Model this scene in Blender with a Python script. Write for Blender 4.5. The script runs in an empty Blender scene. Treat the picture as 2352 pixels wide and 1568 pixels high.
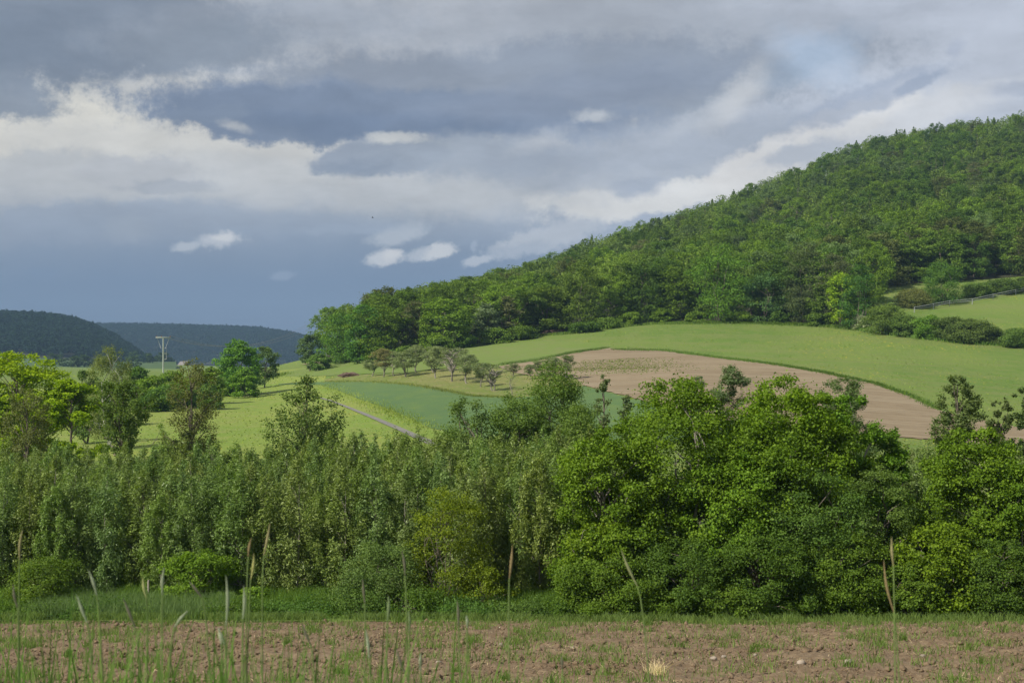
import bpy, math, random
import numpy as np
F=3231.0; CX=1176.0; HY=850.0            # focal length, optical axis and horizon row of a 2352 x 1568 picture
SC=bpy.context.scene; COL=SC.collection
R=math.radians

# ------------------------------------------------------------------ noise
def vnoise(x,y,seed=0):
    x=np.asarray(x,float); y=np.asarray(y,float)
    xi=np.floor(x).astype(np.int64); yi=np.floor(y).astype(np.int64); xf=x-xi; yf=y-yi
    def h(a,b):
        n=(a*374761393+b*668265263+seed*974634777)&0xffffffff
        n=((n^(n>>13))*1274126177)&0xffffffff
        return ((n^(n>>16))&0xffff)/65535.0
    u=xf*xf*(3-2*xf); v=yf*yf*(3-2*yf)
    return (h(xi,yi)*(1-u)+h(xi+1,yi)*u)*(1-v)+(h(xi,yi+1)*(1-u)+h(xi+1,yi+1)*u)*v
def fbm(x,y,o=4,seed=0):
    s=0;a=.5;t=0
    for i in range(o):
        s=s+a*vnoise(x*2**i,y*2**i,seed+i*17); t+=a; a*=.5
    return s/t

# ------------------------------------------------------------------ terrain
PXC=[-900,0,400,600,800,1000,1200,1400,1600,1800,2000,2352,3200]
DK=[110,150,200,250,300,350,450,550,650,800,1000,1400]
TAB=[[1075,1000,940,905,885,872,860,853,850,846,842,834],
[1075,1000,935,903,885,872,860,853,848,843,838,830],
[1072,992,932,897,872,858,851,853,852,849,845,838],
[1070,990,930,893,868,856,850,852,852,850,848,842],
[1070,985,912,864,834,816,800,812,828,845,850,846],
[1070,980,900,838,795,770,738,745,765,790,815,835],
[1070,975,892,822,776,748,700,680,690,720,760,800],
[1070,972,885,808,756,722,656,615,612,640,690,760],
[1070,965,872,802,742,705,625,562,541,560,620,720],
[1070,970,870,800,741,690,600,515,461,480,550,680],
[1075,985,872,796,728,640,543,450,380,378,450,600],
[1075,1000,885,800,705,622,518,418,330,300,380,560],
[1080,1010,900,820,700,620,510,400,320,280,330,500]]
ND=[-30,0,25,42,44,50,62,75]; NZ=[-1.6,-1.0,-5.55,-7.54,-7.72,-7.68,-7.75,-7.8]
_D=np.arange(-30,1401,2.0); _P=np.arange(-2500,5001,25.0)
_c=np.zeros((len(_D),len(PXC)))
for j,row in enumerate(TAB):
    dk=ND+DK; zk=NZ+[(HY-p)*d/F for p,d in zip(row,DK)]
    _c[:,j]=np.interp(_D,dk,zk)
_Z=np.array([np.interp(_P,PXC,_c[i]) for i in range(len(_D))])
def _sm(a,k,ax):
    w=np.exp(-np.linspace(-2,2,2*k+1)**2); w/=w.sum()
    return np.apply_along_axis(lambda v:np.convolve(np.pad(v,k,'edge'),w,'valid'),ax,a)
_far=_sm(_sm(_Z,7,0),5,1); _w=np.clip((_D-70)/40,0,1)[:,None]
_near=_sm(_Z,1,0)
_Z=_near*(1-_w)+_far*_w
def GZ(x,y):
    x=np.asarray(x,float); y=np.asarray(y,float)
    yy=np.maximum(y,1.0); px=np.clip(CX+F*x/yy,_P[0],_P[-1]-1e-3); d=np.clip(y,-30,1399.9)
    fi=(d+30)/2; fj=(px-_P[0])/25; i=np.clip(fi.astype(int),0,len(_D)-2); j=np.clip(fj.astype(int),0,len(_P)-2)
    a=fi-i; b=fj-j
    z=(_Z[i,j]*(1-b)+_Z[i,j+1]*b)*(1-a)+(_Z[i+1,j]*(1-b)+_Z[i+1,j+1]*b)*a
    z=z+fbm(x/14,y/14,3,5)*.5*np.clip((y-90)/60,0,1)*1.0-.25*np.clip((y-90)/60,0,1)
    return z
def XW(px,D): return (px-CX)/F*D
def ZW(py,D): return (HY-py)*D/F
def DOF_(px,py,lo=80,hi=345):            # distance at which the ground is met in this direction
    D=np.arange(lo,hi,1.0); q=HY-F*GZ(XW(px,D),D)/D
    q=np.minimum.accumulate(q)
    return float(np.interp(-py,-q,D))

# ------------------------------------------------------------------ mesh helpers
def mesh_np(name,V,Q,mat,smooth=False,tint=None):
    V=np.asarray(V,np.float32); Q=np.asarray(Q,np.int32)
    m=bpy.data.meshes.new(name); k=Q.shape[1]
    m.vertices.add(len(V)); m.vertices.foreach_set('co',V.ravel())
    m.loops.add(Q.size); m.loops.foreach_set('vertex_index',Q.ravel())
    m.polygons.add(len(Q)); m.polygons.foreach_set('loop_start',np.arange(0,Q.size,k,dtype=np.int32))
    m.polygons.foreach_set('loop_total',np.full(len(Q),k,np.int32))
    m.materials.append(mat)
    if smooth: m.polygons.foreach_set('use_smooth',np.ones(len(Q),bool))
    if tint is not None:
        a=m.attributes.new('tint','FLOAT','FACE'); a.data.foreach_set('value',np.asarray(tint,np.float32))
    m.update(); m.validate()
    return m
def grid_faces(nr,nc):
    i=np.arange(nr-1)[:,None]*nc+np.arange(nc-1)[None,:]; i=i.ravel()
    return np.stack([i,i+1,i+nc+1,i+nc],1)
def link(name,data,parent=None,color=None,loc=None,rot=None,scale=None):
    o=bpy.data.objects.new(name,data); COL.objects.link(o)
    if parent: o.parent=parent
    if color is not None: o.color=(*color,1)
    if loc is not None: o.location=loc
    if rot is not None: o.rotation_euler=rot
    if scale is not None: o.scale=scale
    return o
def tag(o,label=None,cat=None,group=None,kind=None):
    if label: o['label']=label
    if cat: o['category']=cat
    if group: o['group']=group
    if kind: o['kind']=kind
    return o
class MB:
    def __init__(s): s.v=[]; s.q=[]; s.n=0
    def add(s,V,Q):
        s.v.append(np.asarray(V,float)); s.q.append(np.asarray(Q)+s.n); s.n+=len(V)
    def tube(s,pts,rad,k=5,cap=True):
        pts=np.asarray(pts,float); n=len(pts); rad=np.broadcast_to(np.asarray(rad,float),(n,))
        t=np.gradient(pts,axis=0); t/=np.linalg.norm(t,axis=1)[:,None]+1e-9
        up=np.array([0,0,1.]) if abs(t[:,2]).mean()<.8 else np.array([1.,0,0])
        a=np.cross(t,up); a/=np.linalg.norm(a,axis=1)[:,None]+1e-9; b=np.cross(t,a)
        an=np.arange(k)*2*math.pi/k
        V=pts[:,None]+rad[:,None,None]*(np.cos(an)[None,:,None]*a[:,None]+np.sin(an)[None,:,None]*b[:,None])
        i=np.arange(n-1)[:,None]*k; j=np.arange(k)[None,:]; j2=(j+1)%k
        Q=np.stack([(i+j).ravel(),(i+j2).ravel(),(i+k+j2).ravel(),(i+k+j).ravel()],1)
        s.add(V.reshape(-1,3),Q)
        if cap and k==4: s.q.append(np.array([[0,1,2,3]])+s.n-n*k); s.q.append(np.array([[3,2,1,0]])+s.n-k)
    def box(s,c,d,rz=0,ry=0):
        c=np.array(c,float); x,y,z=np.array(d)/2
        V=np.array([[-x,-y,-z],[x,-y,-z],[x,y,-z],[-x,y,-z],[-x,-y,z],[x,-y,z],[x,y,z],[-x,y,z]])
        cr,sr=math.cos(ry),math.sin(ry); V=V@np.array([[cr,0,-sr],[0,1,0],[sr,0,cr]])
        cr,sr=math.cos(rz),math.sin(rz); V=V@np.array([[cr,sr,0],[-sr,cr,0],[0,0,1]])
        s.add(V+c,[[0,3,2,1],[4,5,6,7],[0,1,5,4],[1,2,6,5],[2,3,7,6],[3,0,4,7]])
    def mesh(s,name,mat,smooth=False): return mesh_np(name,np.concatenate(s.v),np.concatenate(s.q),mat,smooth)

# ------------------------------------------------------------------ materials
def new_mat(name):
    m=bpy.data.materials.new(name); m.use_nodes=True; nt=m.node_tree
    for n in list(nt.nodes): nt.nodes.remove(n)
    o=nt.nodes.new('ShaderNodeOutputMaterial'); return m,nt,o
def N(nt,t,**k):
    n=nt.nodes.new(t)
    for a,b in k.items(): setattr(n,a,b)
    return n
def L(nt,a,b): nt.links.new(a,b)
def mixc(nt,fac,a,b,mode='MIX'):
    n=N(nt,'ShaderNodeMix',data_type='RGBA',blend_type=mode)
    for s,v in ((n.inputs[0],fac),(n.inputs[6],a),(n.inputs[7],b)):
        if hasattr(v,'is_linked'): L(nt,v,s)
        elif isinstance(v,(int,float)): s.default_value=v
        else: s.default_value=(*v,1) if len(v)==3 else v
    return n.outputs[2]
def noise(nt,scale,detail=4,rough=.55,vec=None,dist=0):
    n=N(nt,'ShaderNodeTexNoise'); n.inputs['Scale'].default_value=scale; n.inputs['Detail'].default_value=detail
    n.inputs['Roughness'].default_value=rough; n.inputs['Distortion'].default_value=dist
    if vec is not None: L(nt,vec,n.inputs['Vector'])
    return n
def ramp(nt,f,a,b,ca=0.,cb=1.):
    n=N(nt,'ShaderNodeMapRange'); n.interpolation_type='SMOOTHSTEP'
    n.inputs[1].default_value=a; n.inputs[2].default_value=b; n.inputs[3].default_value=ca; n.inputs[4].default_value=cb
    L(nt,f,n.inputs[0]); return n.outputs[0]
def vscale(nt,s):
    g=N(nt,'ShaderNodeNewGeometry'); m=N(nt,'ShaderNodeMapping'); m.inputs['Scale'].default_value=s
    L(nt,g.outputs['Position'],m.inputs['Vector']); return m.outputs[0]

def foliage_mat(name,trans=.32,gloss=.006,lo=1.15,hi=1.9,warm=.12):
    m,nt,o=new_mat(name)
    oi=N(nt,'ShaderNodeObjectInfo'); at=N(nt,'ShaderNodeAttribute',attribute_name='tint')
    v=ramp(nt,at.outputs['Fac'],0,1,lo,hi)
    hs=N(nt,'ShaderNodeHueSaturation'); L(nt,oi.outputs['Color'],hs.inputs['Color'])
    L(nt,v,hs.inputs['Value']); h=ramp(nt,at.outputs['Fac'],0,1,.5+warm*.05,.5-warm*.07); L(nt,h,hs.inputs['Hue'])
    d=N(nt,'ShaderNodeBsdfDiffuse'); t=N(nt,'ShaderNodeBsdfTranslucent'); g=N(nt,'ShaderNodeBsdfGlossy'); g.inputs['Roughness'].default_value=.42
    L(nt,hs.outputs[0],d.inputs['Color'])
    tc=mixc(nt,1.,hs.outputs[0],(1.25,1.35,.55),'MULTIPLY'); L(nt,tc,t.inputs['Color'])
    a=N(nt,'ShaderNodeMixShader'); a.inputs[0].default_value=trans; L(nt,d.outputs[0],a.inputs[1]); L(nt,t.outputs[0],a.inputs[2])
    b=N(nt,'ShaderNodeMixShader'); b.inputs[0].default_value=gloss; L(nt,a.outputs[0],b.inputs[1]); L(nt,g.outputs[0],b.inputs[2])
    g.inputs['Color'].default_value=(.8,.85,.75,1)
    L(nt,b.outputs[0],o.inputs[0]); return m
def plain(name,col,rough=.85,var=.3,scale=3,bump=0,metal=0,vs=(1,1,1),col2=None):
    m,nt,o=new_mat(name); p=N(nt,'ShaderNodeBsdfPrincipled'); p.inputs['Roughness'].default_value=rough; p.inputs['Metallic'].default_value=metal
    p.inputs['Specular IOR Level'].default_value=.25
    n=noise(nt,scale,5,.6,vscale(nt,vs))
    c2=col2 or tuple(c*(1-var) for c in col)
    L(nt,mixc(nt,ramp(nt,n.outputs[0],.3,.7),c2,tuple(c*(1+var*.5) for c in col)),p.inputs['Base Color'])
    if bump:
        b=N(nt,'ShaderNodeBump'); b.inputs['Distance'].default_value=bump; L(nt,n.outputs[0],b.inputs['Height']); L(nt,b.outputs[0],p.inputs['Normal'])
    L(nt,p.outputs[0],o.inputs[0]); return m

M={}
M['leaf']=foliage_mat('leaf_surface')
M['gloss']=foliage_mat('willow_leaf_surface',.28,.022,1.1,1.95,.1)
M['far']=foliage_mat('distant_leaf_surface',.25,.0,1.15,2.15,.15)
M['bark']=plain('bark',(.15,.13,.10),.9,.4,6,.01,vs=(1,1,.3))
M['palebark']=plain('pale_bark',(.25,.23,.19),.85,.45,5,.01,vs=(1,1,.4))
M['birchbark']=plain('birch_bark',(.62,.6,.55),.8,.5,2.5)
M['concrete']=plain('pole_concrete',(.33,.37,.33),.8,.12,2)
M['steel']=plain('galvanised_steel',(.42,.44,.44),.6,.15,3,metal=.2)
M['wire']=plain('wire_metal',(.25,.25,.24),.5,.1,1)
M['ceramic']=plain('insulator_ceramic',(.20,.08,.04),.3,.1,1)
M['wood']=plain('weathered_wood',(.40,.36,.30),.85,.3,3,vs=(1,1,.2))
M['stone']=plain('stone',(.31,.26,.21),.85,.3,4,.01)
M['deadwood']=plain('dead_branch_bark',(.20,.14,.11),.9,.4,3)
M['render']=plain('house_render',(.5,.48,.43),.9,.1,.5)
M['tiles']=plain('roof_tiles',(.26,.23,.21),.9,.2,.5)
M['bird']=plain('bird_plumage',(.02,.02,.02),.8,.1,1)

def ground_like(name,cols,scales,vs=(1,1,1),bump=.05,bscale=2,specks=None,lines=None,rough=.95):
    """two-scale noise between three soil or turf colours, optional flower specks and drill lines"""
    m,nt,o=new_mat(name); v=vscale(nt,vs)
    a=noise(nt,scales[0],4,.6,v); b=noise(nt,scales[1],6,.65,v)
    c=mixc(nt,ramp(nt,a.outputs[0],.36,.64),cols[0],cols[1])
    c=mixc(nt,ramp(nt,b.outputs[0],.42,.72,0,.75),c,cols[2])
    if lines:
        m2=N(nt,'ShaderNodeMapping'); m2.inputs['Rotation'].default_value=(0,0,lines[0]); L(nt,vscale(nt,(1,1,1)),m2.inputs[0])
        m3=N(nt,'ShaderNodeMapping'); m3.inputs['Scale'].default_value=(lines[1],lines[1]*.03,.1); L(nt,m2.outputs[0],m3.inputs[0])
        w=noise(nt,1,3,.6,m3.outputs[0])
        c=mixc(nt,ramp(nt,w.outputs[0],.44,.62,0,lines[3]),c,lines[2])
    if specks:
        s=noise(nt,specks[1],2,.5,v); z=noise(nt,.05,2,.5,v)
        f=N(nt,'ShaderNodeMath',operation='MULTIPLY'); L(nt,ramp(nt,s.outputs[0],.62,.72,0,.8),f.inputs[0]); L(nt,ramp(nt,z.outputs[0],.5,.62),f.inputs[1])
        c=mixc(nt,f.outputs[0],c,specks[0])
    p=N(nt,'ShaderNodeBsdfPrincipled'); p.inputs['Roughness'].default_value=rough; p.inputs['Specular IOR Level'].default_value=.15
    L(nt,c,p.inputs['Base Color'])
    h=noise(nt,bscale,6,.7,v); bp=N(nt,'ShaderNodeBump'); bp.inputs['Distance'].default_value=bump; bp.inputs['Strength'].default_value=.8
    L(nt,h.outputs[0],bp.inputs['Height']); L(nt,bp.outputs[0],p.inputs['Normal']); L(nt,p.outputs[0],o.inputs[0]); return m
M['meadow']=ground_like('meadow_turf',[(.165,.245,.040),(.208,.264,.054),(.236,.254,.078)],(.035,.5),(1,.6,1),.35,1.4,specks=((.5,.4,.03),2.2))
M['bigmeadow']=ground_like('hillside_turf',[(.110,.186,.032),(.146,.212,.042),(.172,.208,.062)],(.045,.35),(1,.6,1),.45,1.2,specks=((.5,.4,.03),2.2),lines=(-1.15,.35,(.165,.195,.062),.5))
M['orchard']=ground_like('orchard_turf',[(.150,.195,.045),(.20,.21,.068),(.24,.215,.10)],(.06,.6),(1,.5,1),.4,1.3)
M['crop']=ground_like('crop_leaves',[(.085,.150,.056),(.100,.165,.060),(.13,.19,.05)],(.03,.35),(1,.6,1),.15,2,lines=(1.1,1.4,(.085,.16,.05),.5))
M['young']=ground_like('young_crop_leaves',[(.125,.195,.036),(.145,.205,.045),(.17,.19,.075)],(.03,.4),(1,.6,1),.12,2,lines=(-1.35,.8,(.16,.2,.06),.35))
M['tilled']=ground_like('tilled_soil',[(.205,.158,.098),(.240,.188,.120),(.182,.138,.084)],(.05,.5),(1,.8,1),.12,2,lines=(-1.30,.9,(.29,.240,.162),.7))
M['soil']=ground_like('clod_soil',[(.160,.110,.067),(.190,.137,.086),(.255,.20,.13)],(.35,9),(1,1,1),.04,22)
M['asphalt']=plain('worn_asphalt',(.19,.185,.165),.9,.12,1.2)
M['farfield']=ground_like('distant_turf',[(.05,.09,.03),(.07,.12,.035),(.09,.13,.05)],(.01,.03),(1,1,1),.1,.5)
M['forestfloor']=plain('leaf_litter',(.05,.055,.025),.95,.4,1)
M['rough']=ground_like('rough_bank_turf',[(.06,.10,.02),(.09,.14,.025),(.13,.14,.05)],(.2,2),(1,1,1),.1,4)

# ------------------------------------------------------------------ world: sky
def lin(c): c/=255.; return c/12.92 if c<=.04045 else ((c+.055)/1.055)**2.4
def srgb(r,g,b,k=1): return (lin(r)*k,lin(g)*k,lin(b)*k)
SUN_EL,SUN_AZ=40,-126      # azimuth from +Y, clockwise
W=bpy.data.worlds.new('World'); SC.world=W; W.use_nodes=True; nt=W.node_tree
for n in list(nt.nodes): nt.nodes.remove(n)
wo=N(nt,'ShaderNodeOutputWorld'); bg=N(nt,'ShaderNodeBackground'); bg.inputs[1].default_value=.1; L(nt,bg.outputs[0],wo.inputs[0])
sky=N(nt,'ShaderNodeTexSky',sky_type='NISHITA'); sky.sun_disc=False; sky.sun_elevation=R(SUN_EL); sky.sun_rotation=R(SUN_AZ)
tc=N(nt,'ShaderNodeTexCoord'); sx=N(nt,'ShaderNodeSeparateXYZ'); L(nt,tc.outputs['Generated'],sx.inputs[0])
az=N(nt,'ShaderNodeMath',operation='ARCTAN2'); L(nt,sx.outputs[0],az.inputs[0]); L(nt,sx.outputs[1],az.inputs[1])
el=N(nt,'ShaderNodeMath',operation='ARCSINE'); L(nt,sx.outputs[2],el.inputs[0])
cv=N(nt,'ShaderNodeCombineXYZ'); L(nt,az.outputs[0],cv.inputs[0]); L(nt,el.outputs[0],cv.inputs[1])
V0=cv.outputs[0]
def warp(vec,scale,amp,detail,sy=1.6,rough=.6):
    m=N(nt,'ShaderNodeMapping'); m.inputs['Scale'].default_value=(1,sy,1); L(nt,V0,m.inputs[0])
    n=noise(nt,scale,detail,rough,m.outputs[0]); s=N(nt,'ShaderNodeVectorMath',operation='SUBTRACT'); L(nt,n.outputs['Color'],s.inputs[0]); s.inputs[1].default_value=(.5,.5,.5)
    k=N(nt,'ShaderNodeVectorMath',operation='MULTIPLY'); L(nt,s.outputs[0],k.inputs[0]); k.inputs[1].default_value=(amp,amp*.7,0)
    a=N(nt,'ShaderNodeVectorMath',operation='ADD'); L(nt,vec,a.inputs[0]); L(nt,k.outputs[0],a.inputs[1]); return a.outputs[0]
VB=warp(V0,9,.03,3); VBf=warp(VB,30,.026,9,rough=.68); VS=warp(V0,70,.012,8)      # big billows; billows with frayed edges; small puffs
def ang(px,py):
    a=math.atan((px-CX)/F); return a,math.atan((HY-py)/F*math.cos(a))
texa=noise(nt,13,6,.6,VB); texb=noise(nt,48,9,.72,V0)
def avg(a,b,k):
    m=N(nt,'ShaderNodeMath',operation='MULTIPLY_ADD'); L(nt,a,m.inputs[0]); m.inputs[1].default_value=k
    n=N(nt,'ShaderNodeMath',operation='MULTIPLY'); L(nt,b,n.inputs[0]); n.inputs[1].default_value=1-k; L(nt,n.outputs[0],m.inputs[2]); return m
tex=avg(texa.outputs[0],texb.outputs[0],.22); texc=noise(nt,150,6,.7,V0); tex2=avg(texb.outputs[0],texc.outputs[0],.55)
def msk(px,py,w,h,rot=0,soft=.35,vec=None,tx=.5):
    a,e=ang(px,py); m=N(nt,'ShaderNodeMapping',vector_type='TEXTURE'); L(nt,vec or VBf,m.inputs[0])
    m.inputs['Location'].default_value=(a,e,0); m.inputs['Rotation'].default_value=(0,0,R(rot)); m.inputs['Scale'].default_value=(w/F,h/F,1)
    l=N(nt,'ShaderNodeVectorMath',operation='LENGTH'); L(nt,m.outputs[0],l.inputs[0])
    q=N(nt,'ShaderNodeMath',operation='MULTIPLY_ADD'); L(nt,(tex2 if vec is VS else tex).outputs[0],q.inputs[0]); q.inputs[1].default_value=-tx; L(nt,l.outputs['Value'],q.inputs[2])
    return ramp(nt,q.outputs[0],1-tx*.5-soft,1-tx*.5+soft,1,0)
def mul(a,b):
    n=N(nt,'ShaderNodeMath',operation='MULTIPLY'); L(nt,a,n.inputs[0])
    if hasattr(b,'is_linked'): L(nt,b,n.inputs[1])
    else: n.inputs[1].default_value=b
    return n.outputs[0]
# base: storm blue low down, paler cloud deck higher, by elevation
sb=N(nt,'ShaderNodeSeparateXYZ'); L(nt,VB,sb.inputs[0])
cr=N(nt,'ShaderNodeValToRGB'); L(nt,ramp(nt,sb.outputs[1],-.02,.30),cr.inputs[0])
mr=cr.inputs[0].links[0].from_node; mr.interpolation_type='LINEAR'
K=9.3
stops=[(-.02,(90,110,136)),(.02,(97,117,144)),(.06,(107,126,154)),(.093,(131,145,167)),(.118,(158,167,182)),(.145,(178,183,191)),(.215,(178,183,192)),(.30,(164,171,184))]
e_=cr.color_ramp.elements
for i,(p,c) in enumerate(stops):
    q=(p+.02)/.32
    if i<2: x=e_[i]; x.position=q
    else: x=e_.new(q)
    x.color=(*srgb(*c),1)
cur=mixc(nt,1.,cr.outputs[0],(K*1.02,K,K*.96),'MULTIPLY')
cur.node.clamp_result=False
# ---- named cloud masses: (px,py,w,h,rot,colour,strength,soft,vec,tx)
G=srgb
clouds=[
 (2150,120,520,330,0,(180,189,207),.75,.5,VB,.4),
 (1950,600,700,190,-8,(163,175,197),.6,.5,VB,.4),
 (1050,690,700,100,0,(110,131,161),.5,.5,VB,.3),
 (150,285,600,92,4,(214,213,207),.95,.5,None,1.6),
 (430,350,460,76,0,(198,199,199),.8,.4,None,1.5),
 (760,425,640,60,-2,(183,187,193),.75,.45,None,1.4),
 (110,405,360,62,0,(180,184,190),.9,.22,None,1.8),
 (330,400,130,42,0,(176,180,188),.8,.25,None,1.8),
 (400,430,90,20,0,(150,158,172),.6,.35,None,1.8),
 (180,510,420,50,0,(144,155,174),.5,.5,None,1.4),
 (1000,70,330,120,0,(176,181,191),.8,.6,VB,1.2),
 (1420,100,560,120,0,(156,164,178),.8,.6,VB,1.2),
 (20,72,560,118,4,(124,135,152),1,.20,None,1.5),
 (60,100,380,66,8,(114,126,144),.8,.5,None,1.2),
 (-60,215,190,46,0,(128,139,156),.95,.25,None,1.6),
 (600,60,330,66,6,(146,155,170),.75,.5,None,1.4),
 (470,95,190,50,8,(132,143,159),.75,.4,None,1.5),
 (470,182,190,18,4,(204,205,205),.7,.6,None,1.4),
 (1150,205,780,100,3,(138,148,165),.95,.24,None,1.3),
 (720,215,230,36,10,(140,150,168),.8,.4,None,1.4),
 (900,258,600,60,-2,(124,138,162),1,.24,None,1.3),
 (640,262,260,62,0,(117,131,155),1,.16,None,1.3),
 (880,290,330,30,-2,(108,124,151),.8,.45,None,1.2),
 (480,262,85,22,5,(121,135,158),1,.18,None,1.3),
 (870,362,150,44,2,(142,152,169),1,.18,None,1.3),
 (860,378,110,20,2,(126,138,158),.7,.4,None,1.2),
 (1100,362,240,46,0,(150,160,176),.85,.35,None,1.3),
 (1560,330,480,62,5,(156,166,184),.7,.45,None,1.3),
 (1320,215,330,50,8,(132,144,166),.7,.5,None,1.3),
 (1880,135,105,42,-30,(186,203,228),.6,.6,None,1.2),
 (1700,215,80,30,40,(206,209,214),.6,.8,None,2.4),
 (1610,262,80,18,35,(190,196,206),.4,.8,None,2.4),
 (1365,266,40,13,0,(200,204,209),.6,.7,VS,2.6),
 (1240,322,60,18,20,(188,193,202),.5,.9,VS,2.6),
 (905,316,62,11,0,(206,208,208),.75,.6,VS,2.2),
 (540,292,30,10,-10,(206,208,208),.5,.8,VS,2.2),
 (1620,438,310,32,9,(209,211,214),.95,.3,None,2.0),
 (1390,465,150,28,0,(203,205,208),.75,.4,None,2.0),
 (1460,425,60,24,0,(148,158,177),.6,.5,None,1.6),
 (1240,420,70,26,0,(148,158,176),.5,.5,None,1.8),
 (1860,318,260,42,22,(214,215,218),.95,.28,None,1.8),
 (2080,268,230,42,12,(205,208,214),.7,.5,None,1.6),
 (1850,345,100,22,15,(166,176,194),.7,.4,None,2.0),
 (2000,222,180,30,18,(154,165,186),.75,.35,None,1.8),
 (2110,192,60,12,25,(146,158,180),.8,.4,VS,2.2),
 (2340,205,60,18,0,(150,162,186),.5,.5,None,1.5),
 (2195,110,20,16,30,(160,170,192),.5,.5,VS,2.0),
 (1250,548,125,28,14,(176,184,198),.9,.35,VS,2.2),
 (1190,575,80,14,8,(150,162,182),.6,.5,VS,2.0),
 (915,540,64,20,14,(170,179,193),.8,.45,VS,2.2),
 (800,527,120,12,2,(146,159,180),.6,.5,VS,2.0),
 (885,591,44,17,14,(186,192,203),.95,.4,VS,2.4),
 (905,584,20,10,20,(202,205,211),.7,.5,VS,2.0),
 (975,584,46,15,8,(172,181,196),.9,.4,VS,2.2),
 (1010,576,36,17,14,(192,197,206),.9,.35,VS,2.2),
 (506,551,48,17,4,(176,183,196),.95,.4,VS,2.4),
 (518,545,24,11,0,(200,203,209),.7,.5,VS,2.0),
 (421,567,28,12,8,(170,179,193),.9,.4,VS,2.4),
 (647,631,24,10,10,(134,150,176),.7,.5,VS,2.2),
 (1098,601,32,10,14,(176,184,198),.8,.45,VS,2.2),
 (1090,568,9,14,0,(156,168,189),.6,.5,VS,2.0),
 (100,628,34,12,0,(110,130,160),.4,.6,VS,2.0),
 (295,522,50,24,10,(150,160,176),.5,.6,VS,2.0)]
for (px,py,w,h,ro,c,st,so,vec,tx) in clouds:
    f=mul(msk(px,py,w,h,ro,so,vec,tx),st); cg=G(*c,K); cur=mixc(nt,f,cur,(cg[0]*1.02,cg[1],cg[2]*.96))
# soft internal billow shading of the whole deck
mp=N(nt,'ShaderNodeMapping'); mp.inputs['Scale'].default_value=(1,2.6,1); mp.inputs['Rotation'].default_value=(0,0,R(-8)); L(nt,VB,mp.inputs[0])
t2=noise(nt,10,9,.62,mp.outputs[0]); f2=ramp(nt,t2.outputs[0],.3,.72,.88,1.11)
up=ramp(nt,sb.outputs[1],.05,.13,0,1)
cc=N(nt,'ShaderNodeCombineColor'); [L(nt,f2,cc.inputs[i]) for i in range(3)]
mm=mixc(nt,up,(1,1,1),cc.outputs[0]); cur=mixc(nt,1.,cur,mm,'MULTIPLY')
blue=mul(msk(1870,130,110,36,30,.6,None,1.6),.22)
cur=mixc(nt,blue,cur,sky.outputs[0]); cur=mixc(nt,.05,cur,sky.outputs[0])
L(nt,cur,bg.inputs[0])
try: W.cycles.sampling_method='MANUAL'; W.cycles.sample_map_resolution=512
except Exception: pass

sun=bpy.data.lights.new('sun','SUN'); sun.energy=4.7; sun.angle=R(.6); sun.color=(1,.93,.80)
so=link('sun',sun); sa=R(SUN_AZ); se=R(SUN_EL)
import mathutils
sd=mathutils.Vector((math.sin(sa)*math.cos(se),math.cos(sa)*math.cos(se),math.sin(se)))
so.rotation_euler=sd.to_track_quat('Z','Y').to_euler(); so.location=(-60,-20,60)

# ------------------------------------------------------------------ ground
def build_ground():
    s=np.concatenate([np.linspace(-2.2,-.62,16,endpoint=False),np.linspace(-.62,.62,330),np.linspace(.62,2.2,17)[1:]])
    D=np.concatenate([np.arange(-30,20,2.5),np.arange(20,110,1.5),np.arange(110,460,3.),np.arange(460,1400,18.),np.array([1400,1800,2500,3500,5000,8000.])])
    SS,DD=np.meshgrid(s,D); X=SS*(np.maximum(DD,-20)+60); Z=GZ(X,DD)
    Z=Z-.22*((DD>15)&(DD<41.3))
    Z=np.where(DD>1400,Z+(DD-1400)*.002,Z)
    g=link('ground',mesh_np('ground',np.stack([X,DD,Z],-1).reshape(-1,3),grid_faces(len(D),len(s)),M['bigmeadow'],True))
    tag(g,kind='structure')
build_ground()

def curve(pts,x): return np.interp(x,[p[0] for p in pts],[p[1] for p in pts])
def patch(name,top,bot,mat,off=.06,x0=None,x1=None,step=5,rows=26,rag=1.0,seed=0,label=None):
    x0=x0 or max(top[0][0],bot[0][0]); x1=x1 or min(top[-1][0],bot[-1][0])
    xs=np.arange(x0,x1+step,step); V=[]
    for i,x in enumerate(xs):
        n1=(float(vnoise(x/9.,0,seed))-.5)*rag; n2=(float(vnoise(x/9.,7,seed+1))-.5)*rag
        yt=float(curve(top,x)); yb=float(curve(bot,x))
        yb=max(yb,yt+.15)
        d0=DOF_(x,yb+n2); d1=DOF_(x,yt+n1)
        D=np.linspace(d0,max(d1,d0+.05),rows); X=XW(x,D)
        # shared radial columns drift with distance; keep them radial
        V.append(np.stack([X,D,GZ(X,D)+off],1))
    V=np.concatenate(V); o=link(name,mesh_np(name,V,grid_faces(len(xs),rows)[:,::-1],mat,True))
    tag(o,kind='structure'); return o
BROWN_TOP=[(1146,841),(1236,829),(1321,812),(1399,800),(1475,802),(1533,808),(1653,824),(1772,838),(1892,858),(2012,884),(2092,912),(2151,942),(2200,955),(2352,985),(2500,1010)]
BROWN_BOT=[(1146,844),(1161,850),(1206,862),(1321,868),(1338,885),(1475,920),(1493,928),(1700,975),(2000,1000),(2500,1040)]
CROP_TOP=[(640,882),(733,878),(778,876),(852,878),(934,884),(992,893),(1083,911),(1185,915),(1260,908),(1338,887),(1475,922),(1493,930),(1700,977),(1760,984)]
CROP_BOT=[(640,883.5),(733,884),(780,898),(825,917),(913,947),(981,981),(1100,1010),(1500,1016),(1760,1018)]
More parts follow.
